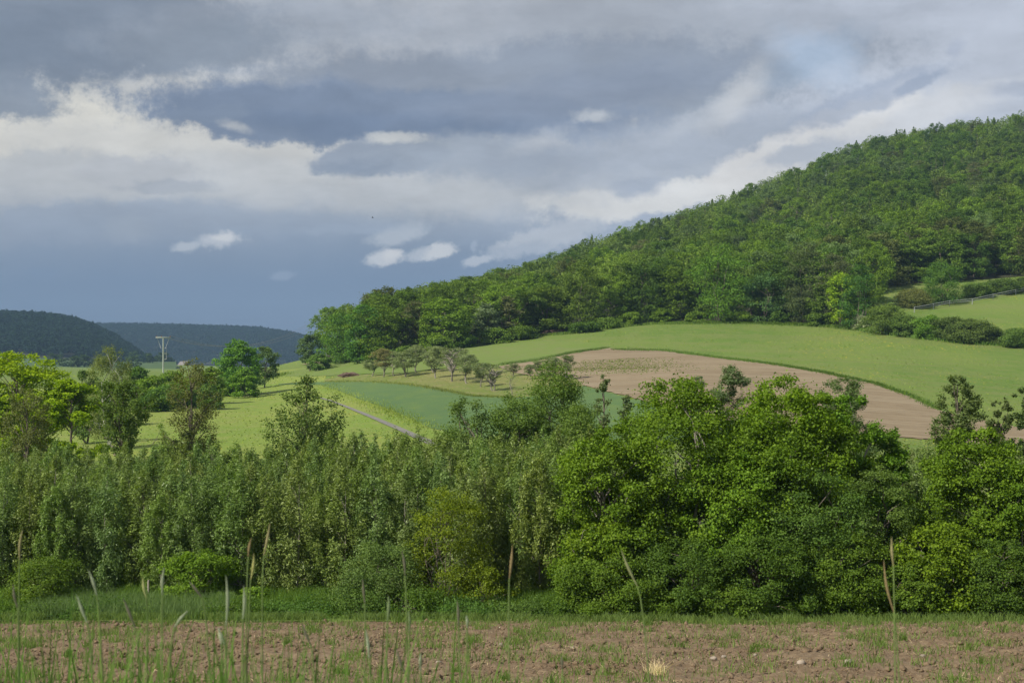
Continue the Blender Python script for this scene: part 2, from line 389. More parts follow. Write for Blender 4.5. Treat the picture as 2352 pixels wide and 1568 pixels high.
YOUNG_TOP=[(630,860),(690,848),(740,838),(830,834),(930,822),(1036,806),(1117,791),(1253,784),(1321,784),(1375,789),(1402,797)]
YOUNG_BOT=[(630,860.5),(690,866),(780,862),(860,858),(930,856),(1015,846),(1151,837),(1236,827),(1321,809),(1390,799),(1402,798)]
ORCH_TOP=[(745,872),(800,863),(860,859.5),(930,858),(1015,848),(1146,843),(1161,851),(1206,863),(1321,869),(1338,886)]
ORCH_BOT=[(745,877),(778,875),(852,877),(934,883),(992,892),(1083,910),(1185,914),(1260,907),(1338,886.5)]
LM_TOP=[(-400,905),(300,897),(420,880),(560,868),(640,848),(690,843),(740,840),(745,872),(733,878),(640,880)]
patch('young_field',YOUNG_TOP,YOUNG_BOT,M['young'],.07,seed=3)
patch('orchard_grassland',ORCH_TOP,ORCH_BOT,M['orchard'],.05,seed=5)
patch('crop_field',CROP_TOP,CROP_BOT,M['crop'],.08,seed=7)
patch('tilled_field',BROWN_TOP,BROWN_BOT,M['tilled'],.09,seed=9,rag=2.2,step=3)
LMT=[(-300,893),(300,885),(420,872),(560,862),(640,852),(700,845),(744,842)]
LMB=[(-300,1060),(744,1060)]
patch('yellow_meadow',LMT,LMB,M['meadow'],.04,seed=11,rows=60,step=8)
patch('road_verge',[(744,880),(780,898),(825,917),(913,947),(981,981),(1100,1012)],[(744,1060),(1100,1060)],M['meadow'],.05,seed=12,rows=40)
RC=[(712,909),(761,922),(799,937),(846,956),(913,985),(964,1008),(1040,1040)]
patch('road',[(x,y-.9-max(0,(x-730))*.021) for x,y in RC],[(x,y+.9+max(0,(x-730))*.021) for x,y in RC],M['asphalt'],.13,rag=.2,seed=13,rows=4)
patch('ploughed_strip',[(655,838),(690,833.5),(735,831.5)],[(655,841),(690,838.5),(735,837)],M['tilled'],.2,rag=.1,rows=5,seed=15)

# near field with real clods
FIELD_EDGE=lambda X: 41.0+1.0*np.clip((X+14)/12,0,1)+.35*(fbm(X/1.5,X*0+3,3,31)-.5)
def build_field():
    sp=.055; xs=np.arange(-21,21,sp); ds=np.arange(17.5,43,sp); X,D=np.meshgrid(xs,ds)
    n=fbm(X*3.2,D*3.2,5,61); big=fbm(X*.5,D*.7,3,71); cl=np.clip(fbm(X*5.5,D*5.5,3,81)-.47,0,1)
    hole=np.clip(fbm(X*1.1,D*1.6,4,91)-.60,0,1)
    amp=np.clip((FIELD_EDGE(X)-D)/1.2,0,1)
    Z=GZ(X,D)+.05+amp*((n-.5)*.13+(big-.5)*.10+cl*.16-hole*.9)-.25*np.clip((D-FIELD_EDGE(X))/.3,0,1)
    o=link('field',mesh_np('field',np.stack([X,D,Z],-1).reshape(-1,3),grid_faces(len(ds),len(xs)),M['soil'],False)); tag(o,kind='structure')
build_field()
def build_bank():
    pass

# ------------------------------------------------------------------ foliage
def nrm(a): return a/(np.linalg.norm(a,axis=-1,keepdims=True)+1e-9)
def leaf_quads(rng,P,out,size,asp=.7,up=.6,outw=.5,rw=.7,droop=.2,fold=.12):
    n=len(P); nn=nrm(np.array([0,0,up])+out*outw+rng.normal(size=(n,3))*rw)
    t=rng.normal(size=(n,3))+out*.6+np.array([0,0,-droop*2]); t=nrm(t-nn*(t*nn).sum(1,keepdims=True)); b=np.cross(nn,t)
    s=(size*rng.uniform(.65,1.3,n))[:,None]
    V=np.stack([P-t*s*.5,P+b*s*asp*.5+nn*s*fold,P+t*s*.5,P-b*s*asp*.5+nn*s*fold],1).reshape(-1,3)
    return V,np.arange(4*n).reshape(-1,4)
def prof_fn(p): return lambda u: np.interp(u,[a for a,b in p],[b for a,b in p])
ROUND=[(0,.45),(.12,.75),(.35,1),(.6,1),(.8,.85),(.92,.6),(1,.3)]
BUSH=[(0,.85),(.25,1),(.55,.97),(.8,.8),(.92,.55),(1,.3)]
CONE=[(0,.8),(.15,1),(.5,.62),(.8,.28),(1,.04)]
COLU=[(0,.6),(.2,.95),(.6,1),(.82,.75),(.93,.5),(1,.25)]
VASE=[(0,.3),(.3,.6),(.6,.9),(.85,1),(1,.6)]
def gen_tree(seed,H,Wd,base=.12,prof=ROUND,ncl=70,nlv=8000,leaf=.12,asp=.75,clr=.13,flat=.65,tr=.12,stems=1,limbs=30,shell=(.45,1),
             up=.6,droop=.2,bark='bark',mat='leaf',outw=.5,rw=.7,lump=.22,gnarl=.03,tips=0,limb_r=.35):
    rng=np.random.default_rng(seed); pf=prof_fn(prof)
    u=rng.uniform(0,1,ncl*4); keep=rng.uniform(0,1,ncl*4)<pf(u)*.85+.22; u=u[keep][:ncl]; n=len(u)
    u[:3]=[.97,.9,.93]
    a=rng.uniform(0,2*math.pi,n); rr=np.sqrt(rng.uniform(shell[0]**2,shell[1]**2,n))
    ph=rng.uniform(0,6.28,4); lm=1+lump*(np.sin(2*a+ph[0]+3*u)+np.sin(3*a+ph[1]-5*u)*.7+np.sin(u*9+ph[2])*.5)*.6
    r=pf(u)*Wd/2*rr*lm; cr=clr*Wd*rng.uniform(.65,1.35,n)*np.clip(pf(u)+.3,.55,1)
    r=np.maximum(r-cr*.3,0.)
    C=np.stack([np.cos(a)*r,np.sin(a)*r,H*(base+(1-base)*u)-cr*flat*.6*(u>.8)],1)
    C[:,2]=np.minimum(np.maximum(C[:,2],cr*flat*.6),H-cr*min(flat,1.6)*.9)
    w=cr**2; w=w/w.sum(); cnt=np.maximum((w*nlv).astype(int),4); idx=np.repeat(np.arange(n),cnt)
    d=nrm(rng.normal(size=(len(idx),3))); d[:,2]=np.where(rng.uniform(size=len(idx))<.35,np.abs(d[:,2]),d[:,2])
    rad=(cr[idx]*rng.uniform(.15,1,len(idx))**.5*rng.choice([1,1,1,1.25,1.5],len(idx)))[:,None]
    P=C[idx]+d*rad*np.array([1,1,flat])
    if tips:                                        # spiky sprays
        k=rng.uniform(size=len(idx))<tips; P[k]+=(nrm(C[idx[k]]*np.array([1,1,0])+1e-3)*.5+np.array([0,0,.6]))*(cr[idx[k]]*rng.uniform(0,1.5,k.sum()))[:,None]
    P[:,2]=np.maximum(P[:,2],.02)
    ctr=np.array([0,0,H*(base+(1-base)*.4)]); out=nrm(nrm(P-ctr)+d*.8)
    V,Q=leaf_quads(rng,P,out,leaf,asp,up,outw,rw,droop)
    ct=rng.uniform(0,1,n); tint=np.clip(.5+(ct[idx]-.5)*.45+rng.normal(size=len(idx))*.2,0,1)
    crown=mesh_np('crown',V,Q,M[mat],False,tint)
    b=MB(); st=[]
    for s in range(stems):
        k=7; t=np.linspace(0,1,k); aa=rng.uniform(0,6.28); sp_=0 if stems==1 else Wd*rng.uniform(.1,.28)
        hh=H*(.8 if stems==1 else rng.uniform(.55,.75))
        x=np.cos(aa)*sp_*t**.8+np.cumsum(rng.normal(size=k)*gnarl*Wd)*(t>0); y=np.sin(aa)*sp_*t**.8+np.cumsum(rng.normal(size=k)*gnarl*Wd)*(t>0)
        p=np.stack([x,y,hh*t-.1],1); st.append(p); b.tube(p,(tr if stems==1 else tr*.7)*(1-.85*t)+.004,6)
    for i in rng.permutation(n)[:limbs]:
        p=st[rng.integers(len(st))]; c=C[i]; hz=math.hypot(c[0],c[1]); zs=max(H*.08,c[2]-hz*rng.uniform(.5,1.0)-.05*H); zs=min(zs,p[-1,2]*.95)
        s0=np.array([np.interp(zs,p[:,2],p[:,0]),np.interp(zs,p[:,2],p[:,1]),zs]); t=np.linspace(0,1,5)[:,None]
        q=s0+(c-s0)*t; q[:,2]+= (np.sin(t*math.pi)[:,0])*hz*.12; q[1:-1]+=rng.normal(size=(3,3))*gnarl*Wd*.8
        b.tube(q,tr*limb_r*(1-.8*t[:,0])*np.clip((1-zs/H)+.25,.3,1)+.003,4,False)
    return b.mesh('trunk',M[bark],True),crown
def put_tree(name,meshes,loc,color,label,cat='tree',group=None,rz=0,sc=(1,1,1),parts=('trunk','crown')):
    e=link(name,None,loc=loc,rot=(0,0,rz),scale=sc); e.empty_display_size=.3
    tag(e,label,cat,group)
    link(parts[0],meshes[0],e); link(parts[1],meshes[1],e,color=color)
    return e
def spot(px,D): X=XW(px,D); return X,D,float(GZ(X,D))
def place(name,px,top,D,w,col,label,cat='tree',group=None,seed=0,parts=('trunk','crown'),**kw):
    """tree or shrub of its own shape, its real height and spread worked out from how tall and wide it stands at distance D"""
    x,y,z=spot(px,D); H=ZW(top,D)-z; Wd=w*D/F
    if 'tr' not in kw: kw['tr']=.018*H+.01
    return put_tree(name,gen_tree(seed,H,Wd,**kw),(x,y,z),col,label,cat,group,parts=parts)

# colours
LIME=(.098,.155,.012); MAPLE=(.086,.146,.013); HAW=(.076,.128,.016); DARK=(.040,.080,.018); BEECH=(.060,.120,.018)
OLIVE=(.090,.110,.030); GREY=(.105,.150,.065); BROWN=(.085,.070,.035); WILLOW=(.120,.172,.045); BIRCH=(.125,.155,.05)

# ---- the near thicket on the right
MK=dict(base=.04,prof=BUSH,ncl=170,nlv=52000,leaf=.085,asp=.85,clr=.085,flat=.7,stems=3,limbs=22,bark='palebark',tips=.06,up=.5,shell=(.5,1),lump=.15)
SP=('stem','foliage')
def maple(px,top,D,w,col,label,seed,**k):
    a=dict(MK); a.update(k); place('field_maple',px,top,D,w,col,label,'tree','broad leaved trees of the near thicket',seed,**a)
maple(1560,868,47.2,380,MAPLE,'big bright green maple, tallest of the thicket, before the tilled field',101,ncl=210,nlv=70000)
maple(1405,975,46.0,270,MAPLE,'maple beside the willow thicket, its yellow-green foliage forming the thicket end',102)
maple(1750,955,46.8,330,(.084,.144,.013),'wide maple filling the thicket below the pointed maple',114)
maple(1810,862,47.8,320,(.094,.160,.012),'upright fresh green maple with a pointed top before the tilled field',103,prof=BUSH,ncl=210,nlv=64000,shell=(.35,1),limbs=16)
maple(1960,905,49.0,220,(.075,.150,.014),'darker green maple with small knobbly crown beside the pointed maple',104,ncl=90,nlv=30000)
maple(1885,905,48.6,230,(.088,.150,.013),'rounded maple shoulder between the pointed maple and the darker knobbly one',113)
maple(2048,985,49.0,90,(.080,.150,.018),'narrow young maple at the thicket end below the tilled field',105,prof=COLU,nlv=17000,ncl=100,clr=.15)
maple(1690,1010,46.0,300,(.085,.155,.014),'maple in the middle of the thicket between hawthorns and the tallest maple',112)
maple(2235,985,46.5,270,MAPLE,'spreading maple with pale forked branches below the alders',106)
maple(2350,1060,45.5,230,(.085,.150,.014),'maple at the picture edge in front of the dark alder',107)
maple(2160,1200,44.8,230,LIME,'yellow-green low maple beside the blurred seed heads',108,nlv=22000)
maple(1380,1180,45.2,180,LIME,'yellow-green low maple boughs beside the leggy shrub',109,nlv=18000)
maple(2490,1010,46,260,(.084,.144,.013),'maple just past the right picture edge',115)
maple(2620,1040,47,260,(.080,.138,.014),'second maple past the right picture edge',116)
HK=dict(base=.03,prof=BUSH,ncl=120,nlv=30000,leaf=.07,asp=.7,clr=.09,flat=.6,stems=4,limbs=26,tips=.08,shell=(.6,1),lump=.15)
def haw(px,top,D,w,label,seed,col=HAW,**k):
    a=dict(HK); a.update(k); place('hawthorn_bush',px,top,D,w,col,label,'shrub','hawthorns under the near maples',seed,parts=SP,**a)
haw(1860,1075,45.4,290,'large small-leaved hawthorn below the darker maple',121,col=(.066,.120,.022))
haw(2000,1060,46.3,230,'olive green hawthorn rising beside the narrow young maple',122,col=(.078,.125,.026))
haw(1400,1270,44.3,250,'low dark hawthorn between leggy shrub and field edge',123)
haw(1575,1235,44.5,230,'dense hawthorn under the tallest maple, black hollow beneath',124,col=(.062,.110,.018))
haw(1750,1215,44.4,260,'broad dark hawthorn in the middle of the thicket foot',125,col=(.060,.108,.016))
haw(1945,1220,44.6,240,'hawthorn behind the tall blurred orange seed head',126)
haw(2090,1290,44.2,150,'small round hawthorn beside the yellow-green low maple',127)
haw(2290,1240,44.3,230,'dark hawthorn at the foot of the picture-edge maple',128,col=(.060,.105,.016))
haw(1660,1340,43.9,180,'knee-high hawthorn sprout at the field edge below the tallest maple',129,nlv=9000)
haw(1500,1350,43.9,170,'leafy low hawthorn skirt beside the grass patch',130,nlv=9000)

# ---- shrubs in front of the willows
place('privet_bush',100,1278,46,170,(.080,.130,.018),'round soft green bush standing in the long grass by the willow thicket','shrub',None,141,parts=SP,base=.03,prof=BUSH,ncl=70,nlv=16000,leaf=.055,clr=.12,stems=4,limbs=20,tips=.1)
place('elder_bush',462,1262,47,165,(.098,.168,.018),'bright green elder bush in front of the dark willow stems','shrub',None,142,parts=SP,base=.04,prof=BUSH,ncl=55,nlv=11000,leaf=.10,asp=.45,clr=.12,stems=4,limbs=20)
place('elder_bush',590,1348,46.5,70,(.105,.180,.02),'small elder sprout beside the bright green elder bush','shrub',None,143,parts=SP,base=.05,prof=BUSH,ncl=22,nlv=1800,leaf=.10,asp=.45,clr=.16,stems=3,limbs=8)
place('guelder_bush',872,1245,45.2,190,(.085,.135,.035),'grey-green tangled bush with arching shoots over the brambles','shrub',None,144,parts=SP,base=.04,prof=VASE[:1]+[(0,.8),(.4,1),(.7,.8),(1,.3)],ncl=80,nlv=19000,leaf=.055,clr=.12,stems=5,limbs=24,tips=.3)
place('spindle_bush',1028,1118,45.6,190,(.112,.152,.013),'leggy yellow-green bush with visible brown twigs before the willows','shrub',None,145,parts=SP,base=.06,prof=COLU,ncl=120,nlv=15000,leaf=.06,clr=.085,stems=6,limbs=34,tips=.25,tr=.035)
place('spindle_bush',1110,1300,45.2,120,(.108,.148,.013),'lower yellow-green bush leaning beside the leggy one','shrub',None,146,parts=SP,base=.06,prof=BUSH,ncl=50,nlv=6000,leaf=.06,clr=.10,stems=5,limbs=30,tips=.15)
for i,(px,top,D,w,lb) in enumerate([(60,1392,43.6,170,'low bramble at the left field corner'),(215,1386,43.8,150,'bramble mound behind the tilted pale seed heads'),
  (350,1394,43.9,130,'bramble patch in front of the long grass'),(520,1384,44,190,'bramble below the bright green elder bush'),(680,1386,44.2,160,'bramble patch between elder bush and tangled bush'),
  (820,1348,44.4,190,'tall bramble mound under the tangled grey-green bush'),(940,1352,44.4,180,'bramble mound under the leggy yellow-green bush'),(1060,1376,44.2,170,'bramble beside the small grass patch'),
  (1190,1384,44.1,150,'dark bramble in front of the small grass patch'),(1310,1382,44.1,140,'bramble running under the first hawthorn')]):
    place('bramble_bush',px,top,D,w,[(.058,.105,.016),(.058,.115,.022),(.07,.12,.025)][i%3],lb,'shrub','brambles along the field edge',160+i,parts=SP,base=.02,prof=BUSH,ncl=36,nlv=6000,leaf=.06,clr=.13,flat=.6,stems=5,limbs=16,tips=.2,tr=.015)

# ---- trees rising behind the willows
AK=dict(base=.10,prof=[(0,.8),(.3,1),(.58,.98),(.75,.66),(.9,.3),(1,.1)],bark='bark',clr=.075,flat=.85,limbs=50,asp=.8,tips=.5,shell=(.3,1),gnarl=.012,lump=.35)
place('alder_tree',703,862,76,190,(.070,.108,.026),'dark open alder standing alone before the road','tree',None,201,ncl=140,nlv=12000,leaf=.12,**{**AK,'base':.2})
place('alder_tree',443,822,86,135,(.098,.112,.034),'thin brownish alder with bare lower trunk before the meadow','tree',None,202,ncl=170,nlv=11000,leaf=.10,**{**AK,'base':.14,'prof':COLU})
place('alder_tree',440,985,84,150,(.09,.108,.034),'low brownish alder spreading at the foot of the thin one','tree',None,203,ncl=80,nlv=7500,leaf=.10,**AK)
place('alder_tree',284,878,82,140,(.074,.116,.024),'dark alder with forked trunk in front of the birch','tree',None,204,ncl=100,nlv=9000,leaf=.12,**{**AK,'prof':VASE,'base':.3})
place('alder_tree',62,892,84,140,(.090,.105,.035),'brownish alder standing in front of the bright yellow-green maple','tree',None,205,ncl=120,nlv=10000,leaf=.11,**{**AK,'prof':COLU})
place('willow_shrub',372,962,90,62,(.12,.19,.04),'pale green feathery young willow beside the thin brownish alder','shrub',None,206,base=.05,prof=CONE,ncl=40,nlv=3500,leaf=.1,asp=.35,clr=.14,stems=3,limbs=14,tips=.4,parts=SP)
place('maple_tree',42,808,104,250,(.165,.235,.010),'bright yellow-green maple at the left edge, tallest of its cluster','tree','yellow-green maples behind the willows',207,ncl=90,nlv=24000,leaf=.20,base=.12,clr=.10,flat=.55,limbs=40)
place('maple_tree',165,868,100,140,(.150,.225,.010),'yellow-green maple with low boughs between left edge and birch','tree','yellow-green maples behind the willows',208,ncl=60,nlv=15000,leaf=.20,base=.06,clr=.11,flat=.55,limbs=30)
place('maple_tree',10,905,97,110,(.125,.19,.014),'lower greener maple half hidden at the left picture edge','tree','yellow-green maples behind the willows',209,ncl=45,nlv=7000,leaf=.2,base=.06,clr=.12,flat=.55,limbs=20)
place('birch_tree',250,793,128,112,BIRCH,'tall drooping birch with pale stems beside the yellow-green maples','tree',None,210,bark='birchbark',ncl=110,nlv=13500,leaf=.15,asp=.5,base=.06,prof=COLU,clr=.09,flat=1.5,stems=3,limbs=30,droop=1.2,tr=.17,shell=(.2,1))
place('sallow_bush',200,850,135,90,(.085,.135,.035),'dull green sallow between maples and birch','shrub','sallows behind the willows',211,base=.05,prof=BUSH,ncl=40,nlv=5000,leaf=.2,clr=.14,parts=SP,stems=3)
# centre and right
place('goat_willow',1272,830,70,225,(.084,.138,.026),'dark bushy goat willow, highest shrub before the tilled field tip','tree','goat willows in the middle',221,base=.05,prof=[(0,.9),(.3,1),(.6,.85),(.85,.6),(1,.3)],ncl=170,nlv=48000,leaf=.095,asp=.6,clr=.11,stems=4,limbs=40,tips=.15,bark='bark')
place('goat_willow',1190,905,68,180,(.084,.136,.028),'goat willow shoulder leaning beside the highest shrub','tree','goat willows in the middle',222,base=.05,prof=BUSH,ncl=90,nlv=20000,leaf=.11,asp=.6,clr=.12,stems=4,limbs=26,tips=.2,bark='bark')
place('goat_willow',1072,912,66,140,(.088,.138,.032),'rounded goat willow with spiky shoots in front of the crop field','tree','goat willows in the middle',223,base=.05,prof=BUSH,ncl=80,nlv=16000,leaf=.11,asp=.6,clr=.12,stems=4,limbs=26,tips=.5,bark='bark')
place('goat_willow',1345,925,66,190,(.088,.138,.028),'olive goat willow between highest shrub and the maples','tree','goat willows in the middle',224,base=.05,prof=BUSH,ncl=90,nlv=20000,leaf=.11,asp=.6,clr=.12,stems=4,limbs=26,tips=.3,bark='bark')
place('rowan_sapling',1386,858,68,45,(.085,.115,.045),'thin sapling poking up against the tilled field','tree',None,225,base=.3,prof=COLU,ncl=50,nlv=4200,tips=.5,leaf=.09,clr=.16,limbs=22)
place('rowan_sapling',1440,905,66,55,(.080,.110,.045),'sparse grey-green sapling left of the tallest maple','tree',None,226,base=.2,prof=COLU,ncl=55,nlv=6000,tips=.5,leaf=.09,clr=.16,limbs=22)
place('sallow_bush',1685,838,56,100,GREY,'pale grey-green sallow tip showing above the maples','shrub','sallows behind the maples',227,base=.25,prof=ROUND,ncl=130,nlv=27000,leaf=.08,asp=.5,clr=.10,stems=4,limbs=30,tr=.03,tips=.3,parts=SP)
place('sallow_bush',1606,858,56,60,GREY,'small sallow tip beside the paler one above the maples','shrub','sallows behind the maples',228,base=.4,prof=ROUND,ncl=50,nlv=7000,leaf=.08,asp=.5,clr=.12,stems=3,limbs=16,tr=.03,tips=.3,parts=SP)
place('sallow_bush',1935,868,58,130,(.085,.13,.045),'sallow with spiky shoots behind the darker maple','shrub','sallows behind the maples',229,base=.3,prof=ROUND,ncl=110,nlv=26000,leaf=.085,asp=.5,clr=.10,stems=3,limbs=20,tr=.03,tips=.4,parts=SP)
place('alder_tree',2203,862,64,125,(.09,.125,.04),'grey-green alder with fine dark twigs before the hillside meadow','tree',None,230,ncl=190,nlv=24000,leaf=.09,**{**AK,'prof':COLU,'base':.1,'limbs':60})
place('alder_tree',2300,905,66,75,(.075,.100,.036),'small thin alder between the two larger ones','tree',None,231,ncl=120,nlv=12000,leaf=.09,**{**AK,'prof':COLU})
place('alder_tree',2362,885,64,100,(.060,.090,.030),'dark alder cut by the right picture edge','tree',None,232,ncl=140,nlv=18000,leaf=.10,**{**AK,'prof':COLU})
place('alder_tree',2300,990,62,110,(.075,.085,.032),'brownish low alder under the small thin one','tree',None,233,ncl=80,nlv=8000,leaf=.09,**AK)

# ---- willow thicket: rows of saplings
WV=[gen_tree(300+i,4.4,1.5,base=.04,prof=[(0,1),(.25,1.05),(.6,.95),(.8,.62),(.92,.32),(1,.08)],ncl=130,nlv=8800,leaf=.112,asp=.30,clr=.095,flat=1.9,stems=1,limbs=26,
   tips=.35,up=.5,droop=.3,bark='palebark',mat='gloss',tr=.028,shell=(.1,1),gnarl=.01,lump=.2) for i in range(7)]
ORD=['first','second','third','fourth','fifth','sixth','seventh','eighth','ninth','tenth','eleventh','twelfth','thirteenth','fourteenth','fifteenth','sixteenth','seventeenth','eighteenth','nineteenth','twentieth',
 'twenty-first','twenty-second','twenty-third','twenty-fourth','twenty-fifth','twenty-sixth','twenty-seventh','twenty-eighth','twenty-ninth','thirtieth']
rg=random.Random(5)
def willow(px_x,D,h,label,group='willow saplings of the thicket'):
    x=px_x; z=float(GZ(x,D)); s=h/4.4
    j=rg.uniform(.92,1.1); put_tree('willow_sapling',WV[rg.randrange(7)],(x,D,z),(WILLOW[0]*j*rg.uniform(.9,1.1),WILLOW[1]*j,WILLOW[2]*j*rg.uniform(.8,1.2)),label,'tree',group,rg.uniform(0,6.28),(s*rg.uniform(.85,1.15),s,s),('stem','foliage'))
for r in range(9):
    D=48.2+r*2.0; xl=XW(-230,D); xr=XW(1345 if r<3 else 1375,D); n=int((xr-xl)/(.92 if r<2 else 1.05))
    xs=sorted(xl+(xr-xl)*(k+rg.uniform(.2,.8))/n for k in range(n))
    off=sum(1 for x in xs if x<XW(-8,D))
    for k,x in enumerate(xs):
        t=(k+.5)/n; h=(4.1+.15*(r>4)+.75*t**2)*rg.uniform(.86,1.12)
        willow(x,D+rg.uniform(-.5,.5),h,'slender willow sapling, %s row from the field, %s from the left'%(ORD[r],ORD[min(k-off,29)]) if k>=off else 'willow sapling continuing the thicket beyond the left picture edge')
for k,(px,D,h) in enumerate([(2020,53,4.6),(2070,52,4.3),(2110,53,4.8),(2150,52,4.4),(2085,55,4.9),(2130,56,5.0),(2180,54,4.6),(2310,54,5.0),(2345,53,4.8)]):
    willow(XW(px,D),D,h,'pale willow sapling behind the hawthorns below the alders, %s from the left'%ORD[k],'willow saplings behind the hawthorns')

# ---- bushes and trees in the middle distance, left
MIDK=dict(base=.05,prof=BUSH,ncl=50,nlv=5000,leaf=.28,clr=.14,flat=.6,stems=3,limbs=14,parts=SP)
mid=[(318,842,205,70,(.070,.130,.024),'dark green bush behind the birch'),(352,862,200,80,(.115,.185,.022),'yellow-green bush left of the power pole foot'),(398,850,215,70,(.105,.17,.022),'fresh green bush behind the power pole foot'),
 (400,880,192,90,(.075,.14,.026),'dark bush at the meadow edge below the power pole'),(352,893,186,70,(.07,.13,.024),'low bush at the meadow corner below the pole'),(430,868,195,80,(.120,.19,.022),'bright bush right of the power pole foot'),
 (455,848,205,60,(.10,.12,.045),'brownish bush behind the thin alder'),(488,842,205,60,(.115,.18,.026),'bright bush beside the tall rounded tree'),(480,882,190,60,(.075,.13,.026),'dark low bush behind the thin alder'),(240,878,160,90,(.080,.14,.028),'bush under the drooping birch')]
for i,(px,top,D,w,c,lb) in enumerate(mid): place('meadow_bush',px,top,D,w,c,lb,'shrub','bushes along the far meadow edge',400+i,**MIDK)
place('lime_tree',545,778,228,104,(.078,.165,.024),'rounded fresh green tree standing alone between meadow and far hills','tree',None,420,base=.04,prof=COLU,ncl=120,nlv=14000,leaf=.30,clr=.11,flat=.6,limbs=20,lump=.1,shell=(.5,1))
place('meadow_bush',562,848,222,60,(.105,.19,.022),'brighter bush at the foot of the rounded tree','shrub','bushes along the far meadow edge',421,**MIDK)
place('willow_tree',608,796,250,62,(.075,.120,.040),'grey-green tree right behind the rounded tree','tree',None,422,base=.06,prof=ROUND,ncl=50,nlv=5000,leaf=.28,clr=.13,limbs=20)
place('willow_tree',710,768,295,60,(.080,.125,.048),'grey-green willow beside the forest tip','tree',None,423,base=.05,prof=ROUND,ncl=50,nlv=5500,leaf=.28,clr=.13,limbs=20)
place('meadow_bush',735,812,290,50,(.085,.15,.028),'low bush under the forest tip','shrub','bushes along the far meadow edge',424,**MIDK)
for px,D,n_ in ((655,300,'first'),(520,420,'second')):
    pass

# ---- orchard
OV=[gen_tree(500+i,4.6,3.8,base=.36,prof=[(0,.6),(.3,1),(.7,.95),(1,.6)],ncl=56,nlv=7500,leaf=.15,asp=.55,clr=.11,flat=.55,tr=.13,limbs=22,shell=(.25,1),bark='palebark',gnarl=.035,lump=.4,limb_r=.45,up=.7) for i in range(5)]
def blend(c,j): return tuple(v*j for v in c)
orch=[(854,864,827,40,'with a thin straight trunk, first of the row from the brush pile'),(881,866,803,45,'with a reddish dead tip'),(907,864,808,40,'with a short forked trunk beside the dead-tipped one'),
 (931,866,810,55,'with two curved trunks crossing'),(957,855,794,50,'with a thick dark trunk in the back row'),(995,855,796,45,'in the back row behind the dark straight trunk'),(1000,869,800,50,'with a dark straight trunk in the front row'),
 (1031,853,806,45,'half hidden behind the widest crown'),(1038,876,800,78,'with the widest crown and long bare limbs'),(1071,881,815,55,'with a forked trunk below the widest crown'),(1104,889,834,42,'with a pale post-like trunk'),
 (1134,898,836,62,'with a Y-shaped trunk, standing lowest'),(1174,907,864,36,'almost bare and small at the crop edge'),(1180,864,836,30,'small and alone before the tilled field'),(1217,871,838,28,'young with thin trunk near the goat willow'),
 (1238,864,829,45,'with gnarled limbs near the goat willow'),(1268,868,822,50,'behind the goat willow top'),(1303,872,817,34,'leaning with a dense tuft at its tip')]
for i,(px,by,top,w,lb) in enumerate(orch):
    D=DOF_(px,by); x,y,z=spot(px,D); H=(by-top)*D/F*1.04; Wd=w*D/F*1.12
    if i==12: ms=gen_tree(560,H,Wd,base=.3,prof=VASE,ncl=16,nlv=160,leaf=.15,clr=.1,tr=.07,limbs=16,bark='palebark',gnarl=.03); s=(1,1,1)
    elif i==8: ms=gen_tree(561,H,Wd,base=.5,prof=[(0,.8),(.5,1),(1,.8)],ncl=40,nlv=3800,leaf=.17,asp=.5,clr=.07,flat=.5,tr=.17,limbs=30,bark='palebark',gnarl=.04,shell=(.4,1),limb_r=.75); s=(1,1,1)
    elif i==11: ms=gen_tree(562,H,Wd,base=.45,prof=[(0,.8),(.5,1),(1,.8)],ncl=30,nlv=2200,leaf=.17,asp=.5,clr=.09,flat=.5,tr=.16,limbs=22,bark='palebark',gnarl=.045,shell=(.5,1),limb_r=.8,stems=2); s=(1,1,1)
    else: ms=OV[i%5]; s=(Wd/3.8,Wd/3.8,H/4.6)
    put_tree('apple_tree',ms,(x,y,z),blend((.145,.180,.082),rg.uniform(.9,1.1)) if i!=1 else (.17,.165,.07),'old apple tree '+lb,'tree','apple trees of the orchard',rg.uniform(0,6.28),s)

# ---- forest
FV=[gen_tree(600+i,14,9.5,base=.1,prof=[ROUND,COLU,ROUND,BUSH][i%4],ncl=120,nlv=12500,leaf=.31,asp=.7,clr=.09,flat=.75,tr=.22,limbs=16,shell=(.65,1),mat='far',tips=.05,lump=.3) for i in range(7)]
FE=[gen_tree(630+i,14,9.5,base=.0,prof=BUSH,ncl=130,nlv=14000,leaf=.31,asp=.7,clr=.09,flat=.75,tr=.22,limbs=8,shell=(.6,1),mat='far',tips=.05,lump=.25) for i in range(3)]
CV=[gen_tree(640+i,16,6.0,base=.12,prof=CONE,ncl=80,nlv=4200,leaf=.40,asp=.4,clr=.10,flat=.35,tr=.2,limbs=20,shell=(.3,1),mat='far',up=.8,lump=.2,droop=.5) for i in range(3)]
PV=[gen_tree(660+i,14,8.0,base=.2,prof=ROUND,ncl=55,nlv=5000,leaf=.38,asp=.35,clr=.13,flat=.4,tr=.22,limbs=26,shell=(.3,1),mat='far',lump=.4,droop=.1) for i in range(2)]
EDGE=[(735,834),(800,833),(870,829),(1000,812),(1060,798),(1117,789),(1240,769),(1300,765),(1400,752),(1500,742),(1700,738),(1900,746),(1975,752)]
EDGE2=[(2012,662),(2130,655),(2352,640),(2700,625)]
def edge_D(px):
    if px<1990: return DOF_(px,float(curve(EDGE,px)))
    t=min(1,max(0,(px-1990)/25)); d2=DOF_(px,float(curve(EDGE2,px)),80,400); d1=DOF_(1975,752); return d1*(1-t)+d2*t
TONES=[((.090,.148,.018),'bright green'),((.076,.126,.020),'mid green'),((.056,.102,.018),'deep green'),((.096,.148,.024),'yellowish green'),((.085,.130,.042),'greyish green'),((.080,.100,.030),'brownish green')]
